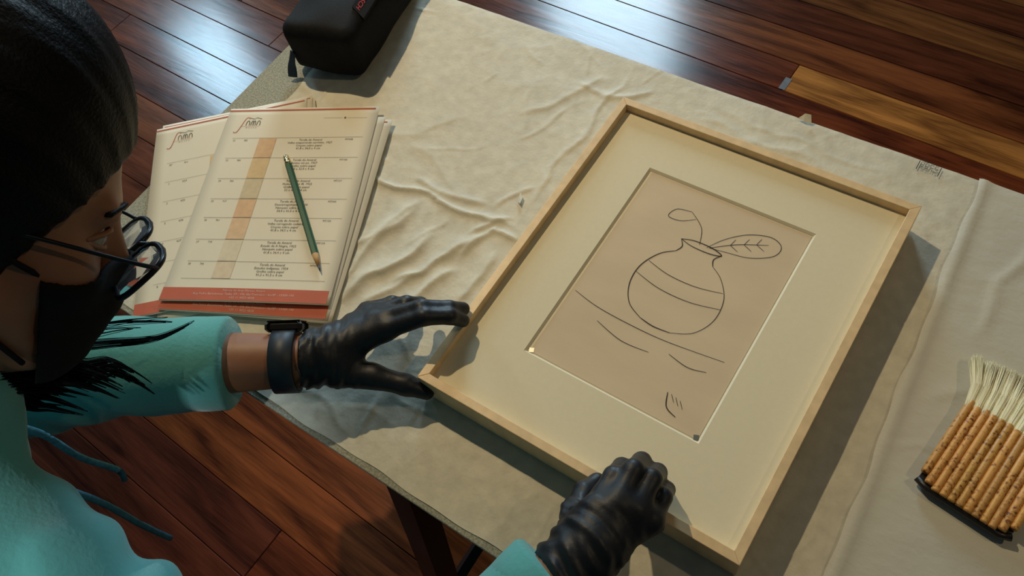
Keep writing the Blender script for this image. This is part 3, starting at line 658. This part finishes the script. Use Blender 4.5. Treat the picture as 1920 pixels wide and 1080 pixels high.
MB().box(tuple(bp_(NT * tw / 2, 0.05, 0.0062)), (NT * tw - 0.004, 0.086, 0.007), BA).build('under_layer', M_tar, brush)
bh = MB(); rb = np.random.default_rng(3)
for k in range(NT):
    xc = (k + 0.5) * tw; body = []
    for i in range(300):
        a, rr_ = rb.uniform(0, 2 * math.pi), math.sqrt(rb.uniform(0, 1)); ox, oz = rr_ * 0.0031 * math.cos(a), rr_ * 0.0029 * math.sin(a)
        fan = (k - 5.5) / 5.5; ln = 0.060 + rb.normal(0, 0.0018) - 0.006 * abs(fan) ** 2 - 0.004 * rr_
        s0 = bp_(xc + ox, 0.088, 0.0125 + oz); s1 = bp_(xc + ox * 1.6 + 0.0035 * fan, 0.088 + ln * 0.5, 0.0120 + oz * 1.6)
        s2 = bp_(xc + ox * 2.1 + 0.0105 * fan + rb.normal(0, 0.0006) - (0.004 if k == 0 else 0), 0.088 + ln, max(0.0035, 0.0095 + oz * 2.3 + rb.normal(0, 0.0005)))
        bh.tube([s0, s1, s2], [0.00060, 0.00058, 0.00022], 3, cap=False)
for k in range(NT):
    xc = (k + 0.5) * tw; fan = (k - 5.5) / 5.5
    bh.tube([bp_(xc, 0.086, 0.0125), bp_(xc + 0.0035 * fan, 0.115, 0.0115), bp_(xc + 0.007 * fan, 0.138, 0.0085)], [0.0034, 0.0045, 0.0016], 8)
bo = bh.build('bristles', M_hairw, brush, True); tag(bo, kind='stuff')

# joints of the figure
HEAD_EYE = [-0.3247, -0.301, 0.3121]; HEAD_F = (0.5031, 0.4930, -0.7099); HEAD_UP = (0.0009, 0.8211, 0.5708)
NECK_BASE = (-0.380, -0.515, 0.235); SH_L = (-0.555, -0.580, 0.205); SH_R = (-0.275, -0.545, 0.175)
EL_L = [-0.4822, -0.3973, 0.0848]; EL_R = (0.0, -0.52, 0.05)
WR_L = [-0.2713, -0.2441, 0.047]; WR_R = [0.0659, -0.2708, 0.085]
CUFF_L = 0.655; CUFF_R = 0.87; WATCH_BACK = 0.032; WATCH_UP = (-0.55, 0.70, 0.45)
HAND_L = {k: [np.array(p) for p in v] for k, v in {'index': [[-0.2227, -0.1865, 0.062], [-0.1874, -0.16, 0.078], [-0.1701, -0.1436, 0.068], [-0.1627, -0.1359, 0.053]], 'middle': [[-0.2357, -0.18, 0.06], [-0.1967, -0.1529, 0.076], [-0.1777, -0.1356, 0.064], [-0.1721, -0.1237, 0.05]], 'ring': [[-0.2517, -0.1756, 0.05], [-0.2225, -0.1514, 0.06], [-0.2176, -0.1398, 0.045], [-0.2187, -0.1339, 0.03]], 'pinky': [[-0.265, -0.1731, 0.04], [-0.2475, -0.1522, 0.042], [-0.2438, -0.1433, 0.03], [-0.2423, -0.1378, 0.018]], 'thumb': [[-0.2444, -0.2429, 0.04], [-0.216, -0.2277, 0.034], [-0.1831, -0.2166, 0.028], [-0.164, -0.2104, 0.02]]}.items()}; HAND_L['r'] = 0.0088; HAND_L['palm'] = None
HAND_R = {k: [np.array(p) for p in v] for k, v in {'index': [[0.0575, -0.2397, 0.098], [0.056, -0.2096, 0.098], [0.053, -0.1917, 0.072], [0.0514, -0.1847, 0.045]], 'middle': [[0.0696, -0.2286, 0.102], [0.0681, -0.1971, 0.102], [0.0655, -0.1795, 0.074], [0.0633, -0.1731, 0.045]], 'ring': [[0.0846, -0.2233, 0.098], [0.0833, -0.1942, 0.096], [0.081, -0.1796, 0.07], [0.0797, -0.1757, 0.045]], 'pinky': [[0.099, -0.223, 0.088], [0.0964, -0.1991, 0.082], [0.0936, -0.1866, 0.062], [0.0919, -0.1829, 0.045]], 'thumb': [[0.0536, -0.264, 0.078], [0.0383, -0.2465, 0.066], [0.0346, -0.2239, 0.056], [0.0368, -0.2083, 0.05]]}.items()}; HAND_R['r'] = 0.0088; HAND_R['palm'] = None
CORDS = [[(-0.385, -0.452, 0.185), (-0.380, -0.445, 0.150), (-0.383, -0.447, 0.090), (-0.375, -0.440, 0.045), (-0.380, -0.445, 0.020)], [(-0.352, -0.475, 0.155), (-0.345, -0.470, 0.115), (-0.346, -0.468, 0.060), (-0.344, -0.470, 0.0), (-0.345, -0.470, -0.060)]]
def LOCKS(hw):
    return [([hw(-0.05, -0.078, -0.04), hw(-0.050, -0.088, -0.10), (-0.3539, -0.4044, 0.2351), (-0.3364, -0.3872, 0.2109), (-0.3191, -0.3782, 0.1716)], 420, (0.012, 0.008), 0.0010),
            ([hw(-0.06, -0.05, -0.06), (-0.3757, -0.4254, 0.2362), (-0.3643, -0.4145, 0.2004), (-0.3587, -0.4045, 0.1668)], 420, (0.015, 0.010), 0.0010),
            ([hw(-0.02, 0.070, -0.06), (-0.3678, -0.3865, 0.202), (-0.3458, -0.3663, 0.1769), (-0.3196, -0.3623, 0.1432)], 160, (0.009, 0.004), 0.0007),
            ([(-0.3853, -0.3788, 0.2014), (-0.3554, -0.3488, 0.1886), (-0.3248, -0.3238, 0.1852), (-0.3108, -0.2925, 0.1801)], 36, (0.006, 0.003), 0.0004),
            ([(-0.3763, -0.3532, 0.1963), (-0.3519, -0.3312, 0.1943), (-0.3259, -0.3054, 0.1816)], 20, (0.005, 0.003), 0.0004)]

# ------------------------------------------------------------------ person bending over the table
person = empty('person', (-0.45, -0.92, FZ)); tag(person, 'person in a teal hoodie, black face mask, glasses and black gloves, bending over the frame', 'person')
def nrm(a): a = np.asarray(a, float); return a / np.linalg.norm(a)
hu = nrm(HEAD_UP); hf = np.asarray(HEAD_F, float); hf = nrm(hf - (hf @ hu) * hu); hl = np.cross(hu, hf)
HB = np.stack([hf, hl, hu])                       # world -> head axes (front, left, up)
HC = np.array(HEAD_EYE) - 0.074 * hf + 0.032 * hl # head centre, between the ears at eye height
def hw(x, y, z): return HC + x * hf + y * hl + z * hu
def f_head_local(q):
    ell_ = lambda c, r: ell(q, c, r)
    d = ell_((-0.008, 0, 0.034), (0.094, 0.073, 0.088))
    d = smin(d, ell_((0.028, 0, -0.035), (0.060, 0.061, 0.082)), 0.03)
    d = smin(d, ell_((0.062, 0, -0.098), (0.026, 0.028, 0.022)), 0.03)
    d = smin(d, cone(q, (0.077, -0.036, 0.020), (0.077, 0.036, 0.020), 0.011, 0.011), 0.014)
    for s in (-1, 1):
        d = smin(d, ell_((0.058, s * 0.042, -0.030), (0.024, 0.022, 0.022)), 0.02)
        d = -smin(-d, ell_((0.097, s * 0.033, -0.001), (0.017, 0.018, 0.014)), 0.012)
        d = smin(d, ell_((-0.006, s * 0.075, -0.012), (0.017, 0.008, 0.030)), 0.006)
        d = smin(d, cone(q, (0.015, s * 0.058, -0.055), (0.055, s * 0.028, -0.100), 0.012, 0.012), 0.02)
    d = smin(d, cone(q, (0.084, 0, 0.008), (0.103, 0, -0.036), 0.008, 0.0125), 0.010)
    d = smin(d, ell_((0.080, 0, -0.070), (0.013, 0.022, 0.010)), 0.008)
    return d
NECK0, NECK1 = hw(-0.030, 0, -0.055), V3(*NECK_BASE)
SL, SR, EL, ER, WL, WR = [V3(*p) for p in (SH_L, SH_R, EL_L, EL_R, WR_L, WR_R)]
HIP = V3(-0.46, -0.94, 0.10); CHEST = (SL + SR) / 2 + V3(0, -0.05, -0.04)
def f_body(p):
    d = f_head_local((p - HC) @ HB.T)
    d = smin(d, cone(p, NECK0, NECK1, 0.052, 0.060), 0.03)
    d = smin(d, cone(p, NECK1, CHEST, 0.06, 0.095), 0.04)
    d = smin(d, cone(p, CHEST, HIP, 0.10, 0.12), 0.05)
    for s_, e_, w_ in ((SL, EL, WL), (SR, ER, WR)):
        d = smin(d, cone(p, CHEST + (s_ - CHEST) * 0.6, s_, 0.06, 0.045), 0.04)
        d = smin(d, chain(p, [s_, e_, e_ + (w_ - e_) * 0.3, w_], [0.044, 0.036, 0.037, 0.0255], 0.02), 0.03)
    return d
vb, qb = surfnet(f_body, (-0.80, -1.10, -0.06), (0.14, -0.16, 0.50), 0.004)
vb = relax(vb, qb, 2); body = fast_obj('body', vb, qb, M_skin, person)
M_eyew = mat('eye_white', (0.28, 0.25, 0.23), 0.2, noise=(60, 0.05, ONE)); M_iris = mat('dark_iris', (0.02, 0.012, 0.008), 0.1, noise=(90, 0.3, ONE))
def sphere(c, r, sx=1, n=14, mcap=None):
    m_ = MB(); c = np.asarray(c); v = []; f = []
    for i in range(n + 1):
        th = math.pi * i / n
        for k in range(2 * n): ph = math.pi * k / n; v.append(c + r * (math.sin(th) * math.cos(ph) * hl + math.sin(th) * math.sin(ph) * hu + math.cos(th) * hf * sx))
    for i in range(n):
        for k in range(2 * n): f.append((i * 2 * n + k, i * 2 * n + (k + 1) % (2 * n), (i + 1) * 2 * n + (k + 1) % (2 * n), (i + 1) * 2 * n + k))
    return m_.add(v, f)
for s in (-1, 1):
    e_ = sphere(hw(0.071, s * 0.032, -0.001), 0.0122).build('eyeball', M_eyew, body, True)
    sphere(hw(0.0775, s * 0.031, -0.003), 0.0064).build('iris', M_iris, body, True)
    lid = MB()
    for k, (zz, xx) in enumerate(((0.006, 0.0835), (-0.0075, 0.0825))):
        lid.tube(spline([hw(xx - 0.012, s * 0.018, zz * 0.3 - 0.001), hw(xx, s * 0.028, zz), hw(xx - 0.002, s * 0.038, zz * 0.9), hw(xx - 0.016, s * 0.048, zz * 0.1 - 0.001)], 5), 0.0022, 6)
    lid.build('eyelids', M_skin, body, True)
    MB().tube(spline([hw(0.089, s * 0.014, 0.020), hw(0.0885, s * 0.030, 0.0265), hw(0.076, s * 0.050, 0.021)], 6), [0.0035] * 6 + [0.0038] * 6 + [0.0015], 6, flat=0.6).build('eyebrow', M_hair, body, True)

# hair -----------------------------------------------------------------------
def f_hair(p):
    q = (p - HC) @ HB.T; x, y, z = q[:, 0], q[:, 1], q[:, 2]
    d = ell(q, (-0.018, 0, 0.055), (0.108, 0.098, 0.118))
    d = smin(d, ell(q, (-0.050, 0, -0.030), (0.072, 0.080, 0.085)), 0.05)
    d = smin(d, ell(q, (-0.095, 0.0, 0.030), (0.050, 0.060, 0.060)), 0.03)
    # open the face: hairline arcs over the forehead and falls behind the temple
    cut = ell(q, (0.120, 0, -0.045), (0.118, 0.105, 0.118))
    d = -smin(-d, cut, 0.008)
    d += 0.0007 * np.sin(np.arctan2(y, z + 0.02) * 34 + 6 * x / 0.1) + 0.0006 * np.sin(np.arctan2(y, z + 0.02) * 71)
    return d
vh, qh = surfnet(f_hair, HC - 0.24, HC + 0.24, 0.004); vh = relax(vh, qh, 1); hair = fast_obj('hair', vh, qh, M_hair, person)
ST = MB(); rs = np.random.default_rng(11)
def lock(path, n, spread, r0, r1, taper=0.2):
    """a bundle of tapering strands along a path of (point) with the given spreads"""
    C = spline(path, 7); m_ = len(C); nc = max(3, n // 12)
    for c_ in range(nc):
        co_ = rs.uniform(-1, 1, 3); cs = rs.uniform(0.70, 1.0); bend = rs.normal(0, 1, 3) * 0.5
        for _ in range(n // nc):
            o_ = rs.uniform(-1, 1, 3); ln = cs * rs.uniform(0.88, 1.0); mm = max(4, int(m_ * ln)); pts = []
            for i in range(mm):
                t = i / (m_ - 1); u_ = i / (mm - 1); sp = spread[0] + (spread[1] - spread[0]) * t
                pts.append(C[i] + co_ * sp + bend * sp * t * t + o_ * (0.0045 * (1 - u_) ** 0.7 + 0.0004))
            ST.tube(pts, [r0 + (r1 - r0) * (i / (mm - 1)) for i in range(mm)], 3, cap=False)
for path, n, sp, r0 in LOCKS(hw): lock(path, n, sp, r0, 0.0003)
so_ = ST.build('hair_strands', M_hair, hair, True); tag(so_, kind='stuff')

# face mask ------------------------------------------------------------------
def f_mask(p):
    q = (p - HC) @ HB.T; x, y, z = q[:, 0], q[:, 1], q[:, 2]
    base = ell(q, (0.020, 0, -0.066), (0.084, 0.066, 0.072)); base = smin(base, ell(q, (0.074, 0, -0.045), (0.036, 0.030, 0.036)), 0.03); base = smin(base, ell(q, (0.055, 0, -0.105), (0.034, 0.036, 0.026)), 0.03)
    base = smin(base, f_head_local(q) - 0.005, 0.01) + 0.0009 * np.abs(np.sin((z + 0.02) * 150))
    top = z - (-0.016 - 0.20 * np.abs(y)); bot = -(z + 0.126); back = -(x - 0.050 + 0.20 * (z + 0.06))
    d = np.maximum(np.maximum(base, top), np.maximum(bot, back))
    inner = -(base + 0.0045)
    return np.maximum(d, inner)
vm, qm = surfnet(f_mask, HC - 0.18, HC + 0.18, 0.0026); vm = relax(vm, qm, 2, 0.4); mask_o = fast_obj('face_mask', vm, qm, M_mask, person)
for s in (-1, 1):
    MB().tube(spline([hw(0.052, s * 0.060, -0.032), hw(0.018, s * 0.073, -0.014), hw(-0.012, s * 0.079, 0.006)], 6), 0.0022, 6).build('ear_loop', M_mask, mask_o, True)
    MB().tube(spline([hw(0.050, s * 0.050, -0.102), hw(0.004, s * 0.072, -0.060), hw(-0.020, s * 0.078, -0.030)], 6), 0.0022, 6).build('ear_loop', M_mask, mask_o, True)

# glasses --------------------------------------------------------------------
M_rim = mat('dark_rim', (0.005, 0.006, 0.010), 0.35, spec=0.3, noise=(50, 0.2, ONE)); M_lens = mat('clear_lens', (0.95, 0.97, 1.0), 0.02, noise=(20, 0.01, ONE), trans=0.96)
def gpt(a, b, s, off=0.0):
    """lens plane: a to the side, b up, tilted so that its lower rim nears the cheek"""
    return hw(0.1160 + 0.50 * b - 0.10 * abs(a) + off - 0.004, s * (0.034) + a, -0.020 + 0.86 * b)
rim = MB()
for s in (-1, 1):
    loop = [gpt(0.027 * s_ * abs(math.cos(t)) ** 0.55 * (1 if True else 0), 0.023 * (1 if math.sin(t) > 0 else -1) * abs(math.sin(t)) ** 0.6, s) for t in [2 * math.pi * k / 28 for k in range(28)] for s_ in ((1 if math.cos(t) > 0 else -1),)]
    rim.tube(loop + [loop[0]], 0.0024, 6, cap=False)
rim.tube(spline([gpt(-0.027, 0.010, 1), hw(0.121, 0, -0.008), gpt(0.027, 0.010, -1)], 4), 0.0024, 6)
glasses = rim.build('glasses', M_rim, person, True)
for s in (-1, 1):
    pts = [gpt(0.025 * s_ * abs(math.cos(t)) ** 0.55, 0.021 * (1 if math.sin(t) > 0 else -1) * abs(math.sin(t)) ** 0.6, s) for t in [2 * math.pi * k / 28 for k in range(28)] for s_ in ((1 if math.cos(t) > 0 else -1),)]
    pts2 = [p - hf * 0.0012 for p in pts]; n = 28
    obj('lens', pts + pts2, [tuple(range(n)), tuple(range(2 * n - 1, n - 1, -1))] + [(k, n + k, n + (k + 1) % n, (k + 1) % n) for k in range(n)], M_lens, glasses)
    MB().tube(spline([gpt(0.027 * s, 0.016, s), hw(0.095, s * 0.070, -0.003), hw(0.02, s * 0.0775, 0.004), hw(-0.02, s * 0.079, 0.002), hw(-0.035, s * 0.075, -0.018)], 6), 0.0017, 6).build('temple_arm', M_rim, glasses, True)

# hoodie -----------------------------------------------------------------------
def wrinkle(p, ax, o, freq, amp, seed):
    t = (p - o) @ ax; e = nrm(np.cross(ax, (0.3, 0.2, 1))); e2 = np.cross(ax, e); th = np.arctan2((p - o) @ e, (p - o) @ e2)
    return amp * np.sin(t * freq + 1.6 * np.sin(th + seed) + 0.8 * np.sin(2 * th + 2 * seed))
CUF_L = EL + (WL - EL) * CUFF_L; CUF_R = ER + (WR - ER) * CUFF_R
def f_hoodie(p):
    d = cone(p, CHEST, HIP + V3(0, 0, 0.01), 0.130, 0.150)
    d = smin(d, cone(p, (SL + CHEST) / 2, (SR + CHEST) / 2, 0.095, 0.095), 0.06)
    d = smin(d, ell(p, V3(*NECK_BASE) + V3(0.0, -0.05, 0.0), (0.085, 0.075, 0.055)), 0.04)          # hood lying on the nape
    d = smin(d, cone(p, NECK1 + (NECK0 - NECK1) * 0.35, NECK1, 0.074, 0.086), 0.03)                 # collar
    arm = None
    for s_, e_, c_, r in ((SL, EL, CUF_L, (0.072, 0.054, 0.0465)), (SR, ER, CUF_R, (0.078, 0.056, 0.046))):
        ax = nrm(c_ - e_)
        a = chain(p, [CHEST + (s_ - CHEST) * 0.7, s_], [0.08, r[0]], 0.02)
        a = smin(a, cone(p, s_, e_, r[0], r[1]) + wrinkle(p, nrm(e_ - s_), s_, 75, 0.0035, 1.0), 0.03)
        fo = cone(p, e_, c_ + ax * 0.03, r[1], r[2] * 0.98) + wrinkle(p, ax, e_, 85, 0.0016, 0.4) * np.clip(1.2 - ((p - e_) @ ax) / 0.2, 0, 1)
        fo = np.maximum(fo, (p - c_) @ ax)                                         # straight cut cuff end
        a = smin(a, fo, 0.02)
        arm = a if arm is None else np.minimum(arm, a)
    d = smin(d, arm, 0.035)
    d += 0.0050 * np.sin(p[:, 0] * 95 + p[:, 1] * 60 + 2.0 * np.sin(p[:, 2] * 40 + p[:, 1] * 20)) * np.clip((-0.36 - p[:, 1]) * 8, 0, 1)
    # neck opening and sleeve openings
    d = np.maximum(d, -cone(p, NECK0, NECK1 + (NECK0 - NECK1) * 0.1, 0.060, 0.060))
    for e_, w_, r in ((EL, WL, 0.0405), (ER, WR, 0.040)):
        d = np.maximum(d, -np.maximum(cone(p, e_ + (w_ - e_) * 0.5, w_ + (w_ - e_) * 0.2, r, r), -((p - (e_ + (w_ - e_) * 0.55)) @ nrm(w_ - e_))))
    return d
vc, qc = surfnet(f_hoodie, (-0.86, -1.14, -0.14), (0.16, -0.18, 0.42), 0.0048); vc = relax(vc, qc, 1); hoodie = fast_obj('hoodie', vc, qc, M_hoodie, person)
M_cord = mat('blue_cord', (0.035, 0.17, 0.24), 0.8, noise=(200, 0.3, ONE), bump=[(400, 0.5, 0.0008, ONE)])
for pts in CORDS: MB().tube(spline(pts, 8), 0.0032, 8).build('drawstring', M_cord, hoodie, True)
for e_, c_, r0 in ((EL, CUF_L, 0.0462), (ER, CUF_R, 0.0455)):
    a_ = nrm(c_ - e_)
    MB().tube([c_ - a_ * 0.036, c_ - a_ * 0.034, c_ - a_ * 0.018, c_ - a_ * 0.001, c_ + a_ * 0.003, c_ + a_ * 0.001, c_ - a_ * 0.03], [r0 - 0.003, r0 + 0.0016, r0 + 0.0022, r0 + 0.0018, r0 - 0.0015, r0 - 0.004, r0 - 0.006], 40, cap=False).build('cuff_hem', M_hoodie, hoodie, True)
ax = nrm(CUF_L - EL)
seam_c = CUF_L - ax * 0.030; e1 = nrm(np.cross(ax, (0, 0, 1))); e2 = np.cross(e1, ax)

# gloves -----------------------------------------------------------------------
def make_glove(name, H, wrist, forearm_dir, cuff_len, label):
    mc = H['palm']
    def f(p):
        d = None
        for k in ('index', 'middle', 'ring', 'pinky'):
            pts = H[k]; r = H['r'] * {'index': 1.0, 'middle': 1.03, 'ring': 0.97, 'pinky': 0.86}[k]
            e = chain(p, pts, [r * 1.18, r * 1.02, r * 0.94, r * 0.80], 0.003)
            d = e if d is None else smin(d, e, 0.0035)
        t = chain(p, H['thumb'], [H['r'] * 1.75, H['r'] * 1.42, H['r'] * 1.18, H['r'] * 0.92], 0.006)
        palm = None
        for k, rr in (('index', 1.28), ('middle', 1.28), ('ring', 1.2), ('pinky', 1.08)):
            e = cone(p, wrist + (H[k][0] - wrist) * 0.12, H[k][0], H['r'] * 1.75, H['r'] * rr); palm = e if palm is None else smin(palm, e, 0.016)
        d = smin(d, palm, 0.008); d = smin(d, t, 0.016)
        cuff = cone(p, wrist + (H['middle'][0] - wrist) * 0.15, wrist + forearm_dir * cuff_len, 0.0275, 0.0305)
        ax_ = forearm_dir; tt = (p - wrist) @ ax_
        cuff = cuff + 0.0011 * np.sin(tt * 420 + 2.5 * np.sin(((p - wrist) @ np.cross(ax_, (0, 0, 1.0))) * 90)) * np.clip((tt + 0.03) * 30, 0, 1)
        cuff = np.maximum(cuff, tt - cuff_len)
        d = smin(d, cuff, 0.014)
        d = d + 0.0007 * np.sin(tt * 300 + 3 * np.sin(p[:, 2] * 120)) * np.clip((tt + 0.075) * 18, 0, 1)
        d = d + 0.0006 * np.sin(tt * 640 + 260 * p[:, 2] + 2 * np.sin(p[:, 1] * 90)) * np.clip((tt + 0.055) * 22, 0, 1)
        return d
    allp = np.array([q for k in ('index', 'middle', 'ring', 'pinky', 'thumb') for q in H[k]] + [wrist, wrist + forearm_dir * cuff_len])
    v, q = surfnet(f, allp.min(0) - 0.05, allp.max(0) + 0.05, 0.0019); v = relax(v, q, 1, 0.4)
    o = fast_obj(name, v, q, M_glove, person); o['label'] = label
    return o
make_glove('glove', HAND_L, WL + nrm(WL - EL) * 0.0, -nrm(WL - EL), 0.014, 'black nitrile glove steadying the frame corner')
make_glove('glove', HAND_R, WR, -nrm(WR - ER), 0.030, 'black nitrile glove gripping the lower rail')

# wristwatch -------------------------------------------------------------------
watch = empty('wristwatch', (0, 0, 0)); watch.parent = person
ax = nrm(WL - EL); wc = WL - ax * WATCH_BACK
watch.location = (V3(*wc) + V3(0, 0, TZ) - wloc(person)).tolist()
M_strap = mat('navy_silicone', (0.012, 0.020, 0.032), 0.5, noise=(60, 0.2, ONE)); M_face = mat('watch_glass', (0.006, 0.006, 0.008), 0.08, noise=(60, 0.1, ONE))
wu = nrm(np.array(WATCH_UP) - (np.array(WATCH_UP) @ ax) * ax); ws = np.cross(ax, wu)
rw = 0.0305; band = []; n = 40; hwid = 0.0125; th_ = 0.0030
v = []
for k in range(n):
    t = 2 * math.pi * k / n; dr = math.cos(t) * wu + math.sin(t) * ws
    for r_, a_ in ((rw, -hwid), (rw + th_, -hwid + 0.001), (rw + th_, hwid - 0.001), (rw, hwid)): v.append(wc + dr * r_ + ax * a_)
f = [(4 * k + j, 4 * k + (j + 1) % 4, 4 * ((k + 1) % n) + (j + 1) % 4, 4 * ((k + 1) % n) + j) for k in range(n) for j in range(4)]
obj('strap', v, f, M_strap, watch, True)
def wbox(c, sx, sy, sz, bev=0.003):
    v = []
    for z, i in ((-sz, bev), (-sz + bev, 0), (sz - bev, 0), (sz, bev)):
        for a, b in ((-1, -1), (1, -1), (1, 1), (-1, 1)):
            for cxx in (0, 1):
                X = a * (sx - i - (bev if cxx == (0 if a * b > 0 else 1) else 0)); Y = b * (sy - i - (bev if cxx == (1 if a * b > 0 else 0) else 0)); v.append(c + ax * X + ws * Y + wu * z)
    f = [tuple(range(7, -1, -1)), tuple(range(24, 32))]
    for r_ in range(3):
        for k in range(8): f.append((8 * r_ + k, 8 * r_ + (k + 1) % 8, 8 * r_ + 8 + (k + 1) % 8, 8 * r_ + 8 + k))
    return v, f
v, f = wbox(wc + wu * (rw + 0.004), 0.0190, 0.0165, 0.0055); case = obj('watch_case', v, f, M_black_metal, watch)
v, f = wbox(wc + wu * (rw + 0.0096), 0.0170, 0.0145, 0.0008, 0.0006); obj('watch_face', v, f, M_face, case)

# trousers and shoes, out of the picture, carry the figure -----------------------
def f_trs(p):
    d = cone(p, HIP + V3(0, 0.02, -0.02), HIP + V3(0, 0, -0.10), 0.135, 0.15)
    for s in (-1, 1):
        h = HIP + V3(0.085 * s, 0, -0.12); k = V3(HIP[0] + 0.10 * s, HIP[1] + 0.02, -0.32); a = V3(HIP[0] + 0.11 * s, HIP[1] - 0.02, FZ + 0.06)
        d = smin(d, chain(p, [h, k, a], [0.092, 0.068, 0.060], 0.03), 0.04)
    return np.maximum(d, FZ + 0.05 - p[:, 2])
vt, qt = surfnet(f_trs, (-0.76, -1.20, FZ), (-0.16, -0.70, 0.30), 0.010); vt = relax(vt, qt, 1); fast_obj('trousers', vt, qt, M_trouser, person)
for s in (-1, 1):
    c = V3(HIP[0] + 0.11 * s, HIP[1], FZ)
    def f_sh(p, c=c): return np.maximum(smin(cone(p, c + V3(0, -0.07, 0.035), c + V3(0, 0.12, 0.022), 0.042, 0.038), cone(p, c + V3(0, -0.03, 0.05), c + V3(0, -0.03, 0.09), 0.045, 0.045), 0.03), FZ + 0.001 - p[:, 2])
    vt, qt = surfnet(f_sh, c + V3(-0.09, -0.16, -0.02), c + V3(0.09, 0.2, 0.16), 0.007); fast_obj('shoe', vt, qt, M_shoe, person)
